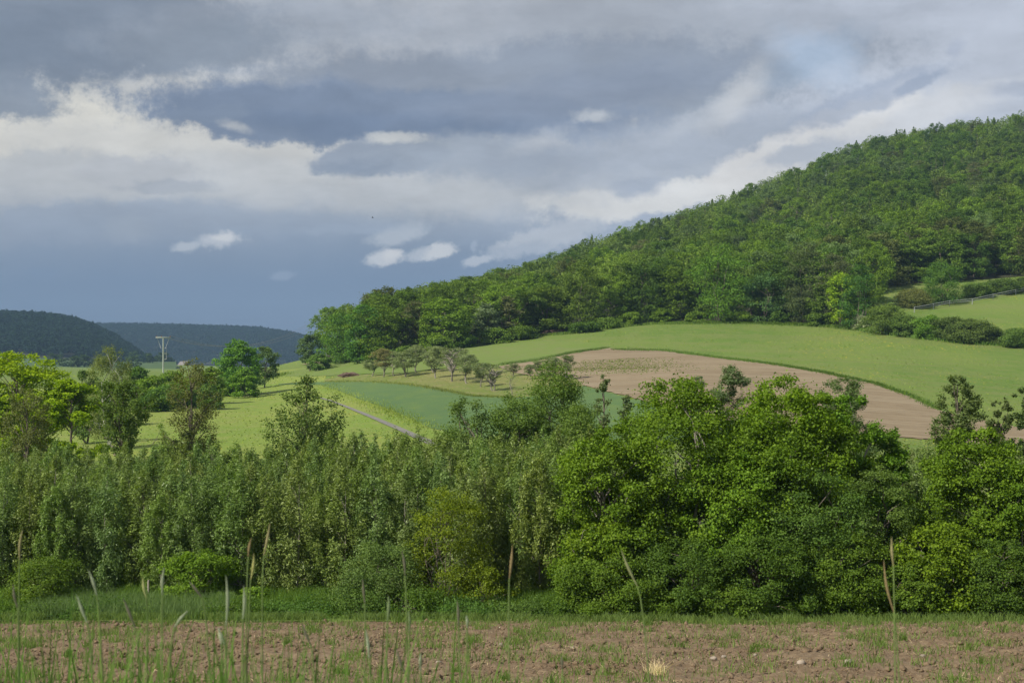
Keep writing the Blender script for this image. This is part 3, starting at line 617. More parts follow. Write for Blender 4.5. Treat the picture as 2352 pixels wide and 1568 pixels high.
rng=np.random.default_rng(77); frs=random.Random(9)
cand=[]
D=292.
while D<720:
    sp=7.4+ (D-300)*.006; step=sp*F/D; px=735+rng.uniform(0,step)
    while px<2640:
        p=px+rng.uniform(-.3,.3)*step; d=D+rng.uniform(-.35,.35)*sp
        ed=edge_D(p)
        if d>ed+2.5 and p>742+max(0,(d-330))*.45:
            cand.append((d,p,d-ed))
        px+=step
    D+=sp*.95
cand.sort()
hor=np.full(400,2000.)   # tops seen so far, bins of 8 px from px=400
trees=[]
for d,p,de in cand:
    x,y,z=spot(p,d); t=p/2352.
    upper=min(1,max(0,(de-40)/120))
    r=rng.uniform()
    kind='c' if r<(.01+.10*upper*(t>.55)) else ('p' if r<.05+.24*upper*(t>.5) and de>12 else 'b')
    if kind=='b': H=rng.uniform(11,15.5) if de>8 else rng.uniform(9,14); Wd=rng.uniform(8,12)
    elif kind=='c': H=rng.uniform(12.5,16.5); Wd=rng.uniform(5.5,7.5)
    else: H=rng.uniform(11,15); Wd=rng.uniform(6,8.5)
    if de<12 and kind=='b': Wd*=1.22; H*=1.08
    if p<860: H*=.88
    if p>900 and p<1300: H*=.9
    top=HY-(z+H)*F/d; hw=Wd*F/d/2; b0=int((p-hw*.7-400)/8); b1=int((p+hw*.7-400)/8)+1; b0=max(b0,0); b1=min(b1,399)
    base=HY-z*F/d; vis=float(np.mean(np.minimum(hor[b0:b1],base)-top)); hor[b0:b1]=np.minimum(hor[b0:b1],top+8)
    if vis>-12: trees.append([vis*hw if p<2352+hw else 0,d,p,de,kind,H,Wd,x,z])
trees.sort(key=lambda a:-a[0])
nb=0; ind=[]; rest=[]
for a in trees:
    if nb<290 and a[0]>0: ind.append(a); nb+=1
    else: rest.append(a)
ZX=[(860,'at the forest tip'),(1060,'behind the orchard'),(1300,'above the young crop'),(1520,'above the tilled field tip'),(1760,'above the hillside meadow crest'),(2000,'beside the dark pines'),(2180,'above the fenced pasture gate end'),(9999,'above the fence')]
ZX[6]=(2180,'behind the round pasture tree')
def zone(a):
    de=a[3]; lv='at the forest edge' if de<9 else 'in the lower wood' if de<40 else 'halfway up the wood' if de<120 else 'high in the wood'
    return lv,[n for l,n in ZX if a[2]<l][0]
lab={}
info=[]
for a in ind:
    d,p,de,kind=a[1:5]; q=fbm(np.array(p/160.),np.array(d/60.),2,3)
    w_=[.8,1.6,.8+.8*(p>1900)*(de>6),.3+.5*(p<1700),.3+.3*(de>60),.12+.45*(p>1900)]
    ti=frs.choices(range(6),w_)[0]
    if p<830: ti=0 if de<14 else 1
    col,tn=TONES[ti]; nm='broadleaf tree'
    if kind=='c': col=frs.choice([(.062,.100,.026),(.045,.078,.024),(.080,.120,.034)]); nm='pointed conifer'; tn='slender'
    if kind=='p': col=frs.choice([(.070,.092,.034),(.060,.085,.03),(.082,.092,.04)]); nm='pine'; tn='dull'
    lv,zx=zone(a); key='%s %s %s, %s'%(tn,nm,lv,zx); info.append((key,a,col)); lab.setdefault(key,[]).append(p)
for v in lab.values(): v.sort()
for key,a,col in info:
    _,d,p,de,kind,H,Wd,x,z=a; same=lab[key]; lb=key
    if len(same)>1: lb='%s, %s from left'%(key,ORD[min(same.index(p),29)])
    j=frs.uniform(.78,1.22); col=blend(col,j)
    if kind=='b': ms=FE[frs.randrange(3)] if de<10 else FV[frs.randrange(7)]; s=(Wd/9.5,Wd/9.5,H/14); n='broadleaf_tree'
    elif kind=='c': ms=CV[frs.randrange(3)]; s=(Wd/6,Wd/6,H/16); n='conifer_tree'
    else: ms=PV[frs.randrange(2)]; s=(Wd/8,Wd/8,H/14); n='pine_tree'
    put_tree(n,ms,(x,d,z),col,lb,'tree','trees of the hillside forest',frs.uniform(0,6.28),s)
def canopy(name,items,mat,nq,qs,mname):
    """many crowns that read as one mass: leaf sprays of every crown in one mesh, colours per spray"""
    rng=np.random.default_rng(4); n=len(items); A=np.array([[i[0],i[1],i[2],i[3],i[4],i[5]] for i in items],float) # x,y,z,H,W,cone
    idx=np.repeat(np.arange(n),nq); m=len(idx)
    d=nrm(rng.normal(size=(m,3))); d[:,2]=np.abs(d[:,2])*.9-.15
    nc=14; cl=nrm(rng.normal(size=(n,nc,3))); cl[...,2]=np.abs(cl[...,2]); ch=rng.integers(0,nc,m)
    q=cl[idx,ch]*.72+d*.36
    cone=A[idx,5]; hz=np.clip(q[:,2],0,1); sh=np.where(cone>0,np.clip(1.15-hz,.05,1),1)
    P=np.stack([A[idx,0]+q[:,0]*A[idx,4]/2*sh,A[idx,1]+q[:,1]*A[idx,4]/2*sh,A[idx,2]+A[idx,3]*(.45+.55*q[:,2])],1)
    V,Q=leaf_quads(rng,P,nrm(q),qs,.7,.6,.6,.6,.1)
    tint=np.clip(rng.uniform(0,1,n)[idx]*.6+rng.uniform(0,1,m)*.4,0,1)
    return mesh_np(name,V,Q,mat,False,tint)
o=link('forest_canopy',canopy('forest_canopy',[(a[7],a[1],a[8],a[5],a[6],a[4]=='c') for a in rest],M['far'],620,.60,'f'),color=(.082,.124,.025)); tag(o,'wooded mass filling in behind the single forest trees','forest',kind='stuff')
# forest floor sheet
def forest_floor():
    xs=np.arange(735,2700,15.); V=[]; rows=40
    for x in xs:
        d0=edge_D(x)+3; D=np.linspace(d0,760,rows); X=XW(x,D); V.append(np.stack([X,D,GZ(X,D)+.12],1))
    o=link('forest_ground',mesh_np('forest_ground',np.concatenate(V),grid_faces(len(xs),rows)[:,::-1],M['forestfloor'],True)); tag(o,kind='structure')
forest_floor()
# understory along the edge, special edge trees
FK=dict(base=.03,prof=BUSH,ncl=60,nlv=6000,leaf=.32,clr=.14,flat=.55,stems=3,limbs=10,mat='far')
def fedge(name,px,top,by,w,col,label,seed,cat='tree',group=None,parts=('trunk','crown'),**k):
    D=DOF_(px,by,80,400); a=dict(FK); a.update(k); place(name,px,top,D,w,col,label,cat,group,seed,parts=parts,**a)
fedge('willow_tree',1116,694,789,72,(.110,.150,.072),'pale grey-green willow in the forest edge above the young crop',701,ncl=60,nlv=6000,prof=ROUND)
fedge('broadleaf_tree',1165,680,782,60,(.095,.105,.045),'brownish tree beside the pale grey-green willow',702,prof=ROUND)
fedge('pine_tree',1848,556,742,105,(.062,.084,.032),'large dark brown-green pine at the forest edge above the hillside meadow',703,ncl=110,nlv=16000,prof=COLU,flat=.5,asp=.5)
fedge('pine_tree',1915,580,744,90,(.070,.088,.038),'grey-brown pine right beside the largest pine',704,ncl=90,nlv=12000,prof=ROUND,flat=.5,asp=.5)
fedge('broadleaf_tree',1935,622,752,85,(.150,.230,.018),'bright lime green maple at the forest corner under the dark round tree',705,ncl=55,nlv=5000,prof=COLU)
fedge('broadleaf_tree',1972,606,757,95,(.045,.100,.020),'dark round tree at the forest corner beside the pasture',706,ncl=70,nlv=7500,prof=COLU,leaf=.26)
fedge('broadleaf_tree',1655,560,740,140,(.070,.140,.018),'broad bright layered beech at the forest edge above the meadow crest',707,ncl=90,nlv=9500,prof=ROUND)
fedge('broadleaf_tree',1755,622,741,90,(.062,.120,.036),'bluish green tree between the layered beech and the largest pine',708,ncl=55,nlv=5500,prof=COLU)
fedge('broadleaf_tree',785,715,834,110,(.066,.130,.020),'dense round tree forming the very tip of the forest',709,ncl=80,nlv=9000,prof=BUSH)
fedge('broadleaf_tree',836,700,833,90,(.062,.135,.024),'second round tree from the forest tip, fresh green',710,ncl=70,nlv=7500,prof=COLU)
us=[(880,828,40),(930,822,50),(1010,811,60),(1070,798,50),(1140,788,70),(1195,779,70),(1345,762,70),(1395,754,60),(1450,747,50),(1520,742,40),(1600,740,40),(1700,739,50),(1790,742,40),(1880,747,50)]
for i,(px,by,w) in enumerate(us):
    fedge('forest_bush',px,by-rg.uniform(20,38),by+1,w*1.1,blend(TONES[frs.choice([0,1,1,2])][0],frs.uniform(.85,1.05)),'low bush at the foot of the forest edge, %s from the forest tip'%ORD[i],720+i,'shrub','bushes along the forest edge',SP)
# pasture shrubs
ps=[('hedge_bush',1978,724,757,36,(.26,.29,.18),'white flowering bush at the forest corner'),('hedge_bush',2035,698,766,92,(.082,.125,.026),'olive bush at the hedge start beside the white flowering one'),
 ('hedge_bush',2080,724,771,68,(.070,.115,.024),'bush in the hedge below the fence end'),('hedge_bush',2138,724,776,72,(.078,.150,.020),'brighter green bush in the middle of the pasture hedge'),('hedge_bush',2190,728,783,80,(.070,.105,.028),'dull bush in the pasture hedge behind the meadow'),
 ('hedge_bush',2235,732,787,90,(.075,.110,.028),'broad bush near the hedge end'),('hedge_bush',2283,750,790,42,(.085,.125,.034),'small last bush of the hedge before the gap'),('hedge_bush',2338,754,797,72,(.068,.115,.024),'single bush past the hedge gap at the picture edge'),
 ('pasture_bush',2098,664,706,78,(.100,.115,.034),'reddish olive round bush beside the fence end'),('broadleaf_tree',2168,600,697,90,(.062,.122,.022),'round fresh green tree alone in the fenced pasture'),
 ('pasture_bush',2245,650,683,60,(.072,.118,.026),'bush behind the fence near the round pasture tree'),('pasture_bush',2300,640,674,70,(.060,.098,.022),'dark bush behind the fence near the picture edge'),('pasture_bush',2360,636,668,60,(.060,.095,.022),'dark bush behind the fence cut by the picture edge')]
for i,(n,px,top,by,w,c,lb) in enumerate(ps):
    fedge(n,px,top,by,w*1.1,c,lb,760+i,'tree' if n=='broadleaf_tree' else 'shrub',None if n=='broadleaf_tree' else 'bushes around the pasture',('trunk','crown') if n=='broadleaf_tree' else SP,nlv=15000,ncl=80,leaf=.22,limbs=6)

# ------------------------------------------------------------------ far hills
def hill(name,crest,D0,D1,basepy,seed,label,dens,bp=None):
    xs=np.arange(crest[0][0],crest[-1][0]+1,12.); V=[]; rows=26
    for x in xs:
        c=float(curve(crest,x))+(20 if D0<2000 else 13); b=float(curve(bp,x)) if bp else basepy; t=np.linspace(0,1,rows); D=D0+(D1-D0)*t
        py=b+(min(c,b)-b)*np.sin(t*math.pi/2)**.9; z=(HY-py)*D/F; X=XW(x,D)
        back=np.array([[XW(x,D1)*1.1,D1*1.15,z[-1]*.55],[XW(x,D1)*1.3,D1*1.4,0]])
        V.append(np.concatenate([np.stack([X,D,z],1),back]))
    A=np.array(V); o=link(name,mesh_np(name,A.reshape(-1,3),grid_faces(len(xs),rows+2)[:,::-1],M['forestfloor'],True)); tag(o,kind='structure')
    rng=np.random.default_rng(seed); n=dens; fi=rng.uniform(0,len(xs)-1.01,n); fj=rng.uniform(0,rows-1.01,n); i=fi.astype(int); j=fj.astype(int); a=(fi-i)[:,None]; b=(fj-j)[:,None]
    P=(A[i,j]*(1-b)+A[i,j+1]*b)*(1-a)+(A[i+1,j]*(1-b)+A[i+1,j+1]*b)*a
    it=[(p[0],p[1],p[2]-2,rng.uniform(9.5,12.5)*(1.15 if k else 1),rng.uniform(8,12)*(.6 if k else 1),k) for p,k in zip(P,rng.uniform(size=n)<.12)]
    w=link('distant_woods',canopy('distant_woods',it,M['far'],46,2.4,'h'),color=(.012,.026,.012)); tag(w,label,'woods',kind='stuff')  # cloud shade over the far hills is put into this very dark leaf colour
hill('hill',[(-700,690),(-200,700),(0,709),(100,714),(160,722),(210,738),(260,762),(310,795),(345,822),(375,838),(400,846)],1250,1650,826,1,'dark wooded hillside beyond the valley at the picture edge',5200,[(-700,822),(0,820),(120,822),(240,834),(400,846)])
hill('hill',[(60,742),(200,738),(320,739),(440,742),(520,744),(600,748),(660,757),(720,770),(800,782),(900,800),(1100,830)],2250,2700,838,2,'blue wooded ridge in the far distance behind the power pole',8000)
# distant fields between them
xs=np.arange(-300,420,15.); V=[]
for x in xs:
    D=np.linspace(820,1300,24); V.append(np.stack([XW(x,D),D,(HY-np.interp(D,[820,950,1100,1300],[850,840,830,float(curve([(-300,818),(120,820),(240,832),(420,846)],x))]))*D/F],1))
o=link('valley_field',mesh_np('valley_field',np.concatenate(V),grid_faces(len(xs),24)[:,::-1],M['farfield'],True)); tag(o,kind='structure')
rng=np.random.default_rng(12)
it=[]
for k in range(16):
    px=rng.uniform(120,400); D=rng.uniform(860,1150); it.append((px,D))
fvm=gen_tree(801,8,9,base=.05,prof=BUSH,ncl=30,nlv=500,leaf=1.1,clr=.16,mat='far',limbs=4)
for k,(px,D) in enumerate(sorted(it)):
    x=XW(px,D); z=(HY-np.interp(D,[820,950,1100,1300],[850,840,830,825]))*D/F
    put_tree('valley_tree',fvm,(x,D,z-.5),(.035,.06,.02),'small dark tree in the distant valley, %s from the left'%ORD[k],'tree','scattered trees in the distant valley',k*1.3,(1.2,1,rng.uniform(.7,1.1)))
def house(px,py,D,w,label,rz):
    x=XW(px,D); z=ZW(py,D); e=link('farmhouse',None,loc=(x,D,z-6),rot=(0,0,rz)); tag(e,label,'house')
    b=MB(); b.box((0,0,3),(w,9,6)); link('wall',b.mesh('wall',M['render']),e)
    r=MB(); h=4; a=w/2+.5
    r.add([[-a,-5.2,6],[a,-5.2,6],[a,5.2,6],[-a,5.2,6],[-a,0,6+h],[a,0,6+h]],[[0,1,5,4],[2,3,4,5],[3,0,4,4],[1,2,5,5]][:2]); r.box((a*.5,0,6+h),(.8,.8,2))
    ro=link('roof',r.mesh('roof',M['tiles']),e)
    g=MB(); g.add([[-w/2,-4.5,6],[-w/2,4.5,6],[-w/2,0,9.4],[-w/2+.2,-4.5,6],[-w/2+.2,4.5,6],[-w/2+.2,0,9.4]],[[0,1,4,3],[0,3,5,2],[1,2,5,4]]); link('gable',g.mesh('gable',M['render']),e)
house(394,837,1500,8,'small pale house with dark roof in the valley, nearest the power pole',.4)
house(424,838,1520,10,'small pale house in the valley behind the brownish bush',-.3)

# ------------------------------------------------------------------ poles, wires, fence
def pole(px,topy,D,armpx,label,rz,ladder):
    x,y,z=spot(px,D); top=ZW(topy,D); H=top-z; a=armpx*D/F
    e=link('power_pole',None,loc=(x,y,z),rot=(0,0,rz)); tag(e,label,'power pole','power poles')
    b=MB(); t=np.linspace(0,1,6); b.tube(np.stack([t*0,t*0,t*H],1),.17-.06*t,10); link('pole',b.mesh('pole',M['concrete'],True),e)
    b=MB(); b.box((0,0,H),(a,.26,.18)); link('crossarm',b.mesh('crossarm',M['concrete']),e)
    for s in (-.44,-.12,.46):
        i=MB(); i.tube([[s*a,0,H+.09],[s*a,0,H+.18],[s*a,0,H+.26],[s*a,0,H+.32]],[.05,.09,.06,.08],8); link('insulator',i.mesh('insulator',M['ceramic'],True),e)
    if ladder:
        for s in (-1,1):
            q=MB(); q.tube([[s*a*.40,0,H-.1],[s*.42,0,H-2.0]],.03,4); link('brace',q.mesh('brace',M['steel']),e)
        for k,dz in enumerate((2.0,2.95,4.05)):
            q=MB(); q.tube([[-.2,0,H-dz],[.58,0,H-dz]],.035,4); link('step_bracket',q.mesh('step_bracket',M['steel']),e)
        q=MB(); q.tube([[.57,0,H-2.0],[.55,0,H-4.05]],.025,4); link('conduit',q.mesh('conduit',M['steel']),e)
    return [np.array([x+math.cos(rz)*s*a,y+math.sin(rz)*s*a,top+.36]) for s in (-.44,-.12,.46)]
p1=pole(375,775,262,34,'pale concrete power pole with crossarm and brackets before the far hills',0.05,True)
p2=pole(750,726,363,25,'distant power pole with crossarm rising behind the forest tip',0.05,False)
p0=[np.array([XW(-500,190)+i*1.3,190,6.5]) for i in (-1,-.3,1)]
for k,(a,b) in enumerate(zip(p1,p2)):
    t=np.linspace(0,1,24)[:,None]; q=a+(b-a)*t; q[:,2]-=4*4.6*(t*(1-t))[:,0]
    m=MB(); m.tube(q,.022,4,False); tag(link('power_line',m.mesh('power_line',M['wire'],True)),'thin sagging wire between the two power poles, '+['on the left insulator','on the middle insulator','on the right insulator'][k],'wire','wires between the power poles')
def fence():
    P=[(2100,718),(2144,710),(2181,703),(2233,698.5),(2281,688),(2333,677),(2395,666)]
    W3=[]
    for px,py in P:
        D=DOF_(px,py,80,400); W3.append(np.array(spot(px,D)))
    e=link('pasture_fence',None,loc=tuple(W3[0])); tag(e,'pale grey two-rail pasture fence climbing beside the round pasture tree','fence')
    base=W3[0]
    for p in W3:
        b=MB(); q=p-base; b.tube([q+[0,0,-.1],q+[0,0,1.25]],.07,6); link('post',b.mesh('post',M['steel']),e)
    for h in (.72,1.15):
        b=MB(); b.tube([p-base+[0,-.08,h] for p in W3],.055,6); link('rail',b.mesh('rail',M['steel'],True),e)
fence()
# stake in the willow strip
x,y,z=spot(341,47.3); b=MB(); b.tube([[0,0,-.1],[0,0,.6],[0.01,0,.66]],[.035,.035,.03],6); o=link('wooden_stake',b.mesh('wooden_stake',M['wood'])); o.location=(x,y,z); tag(o,'short pale wooden stake in the grass before the willow thicket','stake')

# ------------------------------------------------------------------ brush piles, stones, bird
def pile(px,py,w,h,label,seed,n,r,mat='deadwood'):
    D=DOF_(px,py); x,y,z=spot(px,D); rng=random.Random(seed); W_=w*D/F; H=h*D/F; b=MB()
    for i in range(n):
        u=rng.uniform(-1,1); L_=rng.uniform(.25,.6)*W_; a=rng.uniform(-.5,.5)+(math.pi if rng.random()<.5 else 0); el=rng.uniform(-.25,.3)
        c=np.array([u*W_*.32,rng.uniform(-.35,.35)*W_*.5,rng.uniform(.05,.95)*H*(1-abs(u)**2)*.9]); d=np.array([math.cos(a)*math.cos(el),math.sin(a)*math.cos(el),math.sin(el)])*L_/2
        m=c+np.array([rng.uniform(-.1,.1) for _ in range(3)]); p0,p1_=c-d,c+d; p0[2]=max(p0[2],.03); p1_[2]=max(p1_[2],.03)
        b.tube([p0,m,p1_],[r,r*.8,r*.3],4,False)
    o=link('brush_pile',b.mesh('brush_pile',M[mat],True)); o.location=(x,y,z+.05); tag(o,label,'brush pile'); return o
pile(802,865,46,10,'brown heap of cut branches in the meadow at the end of the orchard',3,260,.05)
pile(1272,767,58,10,'grey dead branches lying at the forest edge above the young crop',4,140,.07)
def stone(px,py,size,label,name='field_stone',D=None,mat='stone',seed=0):
    if D is None:
        Ds=np.arange(20,60,.1); q=HY-F*GZ(XW(px,Ds),Ds)/Ds; D=float(np.interp(-py,-q,Ds))
    x,y,z=spot(px,D); rng=np.random.default_rng(seed); nu,nv=10,7; V=[]
    for j in range(nv):
        for i in range(nu):
            th=i/nu*2*math.pi; ph=math.pi*(j+.0)/(nv-1); r=1+.22*math.sin(3*th+seed)*math.sin(ph)+.12*rng.normal()*(0<j<nv-1)
            V.append([size*r*math.sin(ph)*math.cos(th)*.5,size*r*math.sin(ph)*math.sin(th)*.4,size*.3*math.cos(ph)*r])
    Q=[[j*nu+i,j*nu+(i+1)%nu,(j+1)*nu+(i+1)%nu,(j+1)*nu+i] for j in range(nv-1) for i in range(nu)]
    o=link(name,mesh_np(name,V,Q,M[mat],True)); o.location=(x,y,z+size*.12+.07); o.rotation_euler=(0,.1,seed); tag(o,label,'stone','stones in the near field' if name=='field_stone' else 'boulders in the left meadow')
for i,(px,py,s,lb) in enumerate([(1640,1521,.16,'pale pinkish stone, larger of the pair in the near field'),(1662,1517,.13,'flat pale stone touching the larger one of the pair'),(1948,1530,.18,'rounded stone pressed in the soil below the hawthorns'),(1840,1532,.2,'low tan stone in the soil near the dry grass tuft'),
   (1150,1488,.14,'pale stick-like stone in the middle of the field'),(1735,1512,.1,'small white stone among grass tufts'),(1316,1495,.12,'pale stone lying near the light straw'),(560,1498,.1,'whitish stone among the tall blades'),(2120,1516,.14,'tan stone near the picture corner'),(1008,1530,.12,'brown stone below the blurred grey seed heads')]):
    stone(px,py,s,lb,seed=i+1)
for i,(px,D,s,lb) in enumerate([(230,158,.75,'pale boulder in the meadow seen left of the forked alder'),(246,140,.7,'reddish boulder behind the forked alder'),(258,128,.65,'orange-white boulder beside the alder trunk'),(268,120,.6,'pinkish boulder at the alder trunk foot'),(308,108,.7,'grey boulder right of the alder foot')]):
    stone(px,0,s,lb,'boulder',D,seed=30+i)
# bird
D=180; x=XW(856,D); z=ZW(500,D); b=MB(); b.tube([[-.14,0,0],[-.06,0,.01],[.06,0,0],[.13,0,-.01]],[.01,.04,.035,.01],6)
e=link('bird',b.mesh('bird',M['bird'],True)); e.location=(x,D,z); tag(e,'tiny dark bird flying below the grey clouds','bird')
for s in (-1,1):
    w_=MB(); w_.add([[-.08,0,.02],[.1,0,.02],[.02,s*.26,.10],[-.05,s*.24,.09],[-.08,0,0],[.1,0,0],[.02,s*.26,.09],[-.05,s*.24,.08]],[[0,1,2,3],[7,6,5,4],[0,3,7,4],[1,5,6,2]]); link('wing',w_.mesh('wing',M['bird']),e)

# ------------------------------------------------------------------ grass
def blades(rng,P,h,w,bend=.35,lean=None,wide=1.0):
    n=len(P); a=rng.uniform(0,6.28,n); d=np.stack([np.cos(a),np.sin(a),a*0],1); s=np.stack([-np.sin(a),np.cos(a),a*0],1)
    fa=rng.uniform(-.9,.9,n); s=np.stack([np.cos(fa),np.sin(fa),fa*0],1)     # width turned roughly any way
    if lean is not None: d=nrm(d+lean)
    b=(bend*rng.uniform(.2,1.3,n)*h)[:,None]; h=h[:,None]; w=w[:,None]; Z=np.array([0,0,1.])
    m=P+Z*h*.55+d*b*.3; t=P+Z*h*.97+d*b
    V=np.stack([P-s*w/2,P+s*w/2,m+s*w*.42,m-s*w*.42,t+s*w*.06,t-s*w*.06],1).reshape(-1,3)
    k=np.arange(n)*6; Q=np.stack([np.stack([k,k+1,k+2,k+3],1),np.stack([k+3,k+2,k+4,k+5],1)],1).reshape(-1,4)
    return V,Q
def grass(name,P,h,w,col,label,seed,bend=.35,mat='leaf',**k):
    rng=np.random.default_rng(seed); V,Q=blades(rng,P,h,w,bend,**k); t=np.repeat(rng.uniform(0,1,len(P)),2)
    o=link(name,mesh_np(name,V,Q,M[mat],False,t),color=col); tag(o,label,'grass',kind='stuff'); return o
rng=np.random.default_rng(21)
def onground(x,y,off=0): return np.stack([x,y,GZ(x,y)+off],1)
def scatter(n,x0,x1,d0,d1): 
    return rng.uniform(x0,x1,n),rng.uniform(d0,d1,n)
# long grass strip between field and willows
x,y=scatter(42000,-19,3.4,44.3,49.8); k=fbm(x/1.6,y/1.6,3,8); m=(k>.40); x,y,k=x[m],y[m],k[m]
grass('long_grass',onground(x,y),.26+.30*k*rng.uniform(.6,1.4,len(x)),rng.uniform(.008,.016,len(x)),(.072,.130,.02),'fresh long grass strip between the field and the willows',41)
x,y=scatter(9000,-15,-9,43,46); grass('reed_grass',onground(x,y),rng.uniform(.3,.65,len(x)),rng.uniform(.008,.016,len(x)),(.085,.135,.045),'taller greyish grass around the round soft green bush',42,.5)
# short fringe along the field edge
x=rng.uniform(-20,20,30000); off=rng.uniform(0,1,30000)**1.4; wdt=.5+2.2*np.clip((x+1)/8,0,1)*np.where(x>0,1,.5)+.5*fbm(x/.8,x*0,2,9); y=42.6-off*wdt
kk=fbm(x*1.3,y*1.3,3,19)>.40+.12*off; x,y=x[kk],y[kk]
grass('short_grass',onground(x,y,.08),rng.uniform(.08,.26,len(x)),rng.uniform(.010,.02,len(x)),(.085,.130,.032),'short grass fringe along the edge of the near field',43,.7)
# tufts in the field
tc_=[(rng.uniform(-18,18),18+23*rng.uniform()**.6) for _ in range(620)]; X=[];Y=[]
for a,b_ in tc_:
    n=rng.integers(6,60); r=rng.uniform(.06,.45); X.append(a+rng.normal(size=n)*r); Y.append(b_+rng.normal(size=n)*r*.8)
x=np.concatenate(X); y=np.concatenate(Y)
k=y<42; x,y=x[k],y[k]
grass('grass_tufts',onground(x,y,.1),rng.uniform(.06,.24,len(x)),rng.uniform(.008,.016,len(x)),(.085,.135,.03),'small green grass tufts sprouting in the brown field',44,.8)
# straw and dry bits lying on the field
x,y=scatter(9000,-18,18,18,41.6); kk=fbm(x*.7,y*.7,3,29)>.44; x,y=x[kk],y[kk]; n=len(x)
P=onground(x,y,rng.uniform(.07,.16,n)); Vq,Qq=leaf_quads(rng,P,np.zeros((n,3)),.16,.06,1,0,.25,0,0)
o=link('straw_litter',mesh_np('straw_litter',Vq,Qq,M['leaf'],False,rng.uniform(0,1,n)),color=(.38,.31,.19)); tag(o,'dry straw and stalks scattered on the brown field','straw',kind='stuff')
# loose crumbs of soil give the field its broken surface
x,y=scatter(26000,-18,18,18,41.6); n=len(x); s=rng.uniform(.012,.045,n)*(1+1.5*(rng.uniform(size=n)<.06)); c=np.array([[1,0,0],[0,1,0],[-1,0,0],[0,-1,0],[0,0,1],[0,0,-1]],float)
an=rng.uniform(0,6.28,n); Cc=np.stack([c[:,0][None]*np.cos(an)[:,None]-c[:,1][None]*np.sin(an)[:,None],c[:,0][None]*np.sin(an)[:,None]+c[:,1][None]*np.cos(an)[:,None],np.repeat(c[:,2][None]*.7,n,0)],-1)
Cc=Cc*(s[:,None,None]*rng.uniform(.6,1.3,(n,6,1))); Vc=(onground(x,y,.07+s*.2)[:,None]+Cc).reshape(-1,3); k6=np.arange(n)[:,None]*6
T=np.array([[0,1,4],[1,2,4],[2,3,4],[3,0,4],[1,0,5],[2,1,5],[3,2,5],[0,3,5]]); Qc=(k6[:,:,None]+T[None]).reshape(-1,3)
o=link('soil_clods',mesh_np('soil_clods',Vc,Qc,M['soil'])); tag(o,'loose brown clods and crumbs covering the near field','soil',kind='stuff')
# rough grass along distant field edges
def verge(name,line,n,h,wd,col,label,seed,spread=1.2,lo=80,hi=400):
    r=np.random.default_rng(seed); pts=[]
    xs=np.linspace(line[0][0],line[-1][0],120); W3=np.array([[XW(a,d_),d_] for a in xs for d_ in [DOF_(a,float(curve(line,a)),lo,hi)]])
    t=r.uniform(0,118.9,n); i=t.astype(int); f=(t-i)[:,None]; P=W3[i]*(1-f)+W3[i+1]*f+r.normal(size=(n,2))*spread*np.array([.6,1])
    grass(name,onground(P[:,0],P[:,1],.03),h*r.uniform(.5,1.3,n),wd*r.uniform(.7,1.3,n),col,label,seed)
verge('verge_grass',[(1410,803),(1533,806),(1653,822),(1772,836),(1892,856),(2012,882),(2092,910),(2150,940)],7000,.25,.08,(.07,.12,.02),'darker rough grass along the upper edge of the tilled field',51,.8)
verge('verge_grass',[(745,877),(852,877),(934,883),(992,892),(1083,910),(1185,914)],2500,.2,.08,(.13,.16,.04),'rough grass along the orchard side of the crop field',52,.8)
verge('verge_grass',[(1236,770),(1300,767),(1400,754),(1500,744),(1700,741),(1900,749),(1975,757)],8000,.45,.12,(.08,.13,.022),'long grass at the foot of the forest edge',53,1.2)
verge('verge_grass',[(1975,757),(2080,771),(2190,783),(2300,791),(2400,800)],6000,.6,.12,(.09,.16,.026),'long grass at the foot of the pasture hedge',54,1.2)
verge('verge_grass',[(745,884),(780,901),(825,920),(913,950),(981,984)],2200,.22,.07,(.16,.21,.045),'yellowish verge grass between the road and the crop field',55,1.5)
verge('verge_grass',[(1150,838),(1236,827),(1321,810),(1395,800)],2500,.35,.09,(.10,.15,.04),'thin grass line between young crop and tilled soil',56,.4)
verge('verge_grass',[(330,915),(420,900),(500,890),(560,880),(640,862)],6000,.6,.12,(.13,.18,.04),'rough grass below the bushes of the far meadow edge',57,2.5)
pp=[(rng.uniform(1330,1500),rng.uniform(826,858)) for _ in range(230)]; ww=[]
for a,b_ in pp:
    if b_>curve([(1330,832),(1420,822),(1500,836)],a) and b_<curve([(1330,852),(1500,862)],a):
        d_=DOF_(a,b_); q=rng.normal(size=(14,2))*np.array([4.5,.7]); ww+=[(XW(a,d_)+u,d_+v) for u,v in q]
ww=np.array(ww); grass('weed_sprouts',onground(ww[:,0],ww[:,1],.1),rng.uniform(.04,.10,len(ww)),rng.uniform(.1,.25,len(ww)),(.115,.145,.04),'green weeds sprouting in streaks on the far tilled field',59,.9)
# turf texture of the meadows: thin scatter of taller tufts
x=[];y=[]
for _ in range(15000):
    px=rng.uniform(-100,2420); D=rng.uniform(110,300)
    x.append(XW(px,D)); y.append(D)
x=np.array(x); y=np.array(y); px=CX+F*x/y; py=HY-F*GZ(x,y)/y
inb=lambda T,B: (px>T[0][0])&(px<T[-1][0])&(py>curve(T,px)-1)&(py<curve(B,px)+1)
rd=[(a,b-9) for a,b in RC]; re=[(a,b+9) for a,b in RC]
ok=~(inb(BROWN_TOP,BROWN_BOT)|inb(CROP_TOP,CROP_BOT)|inb(YOUNG_TOP,YOUNG_BOT)|inb(rd,re)); ok&=fbm(x/9,y/9,3,44)>.42
grass('meadow_tufts',onground(x[ok],y[ok],.02),rng.uniform(.06,.16,ok.sum()),rng.uniform(.08,.2,ok.sum()),(.14,.19,.036),'taller tufts standing in the meadows',58,.5)

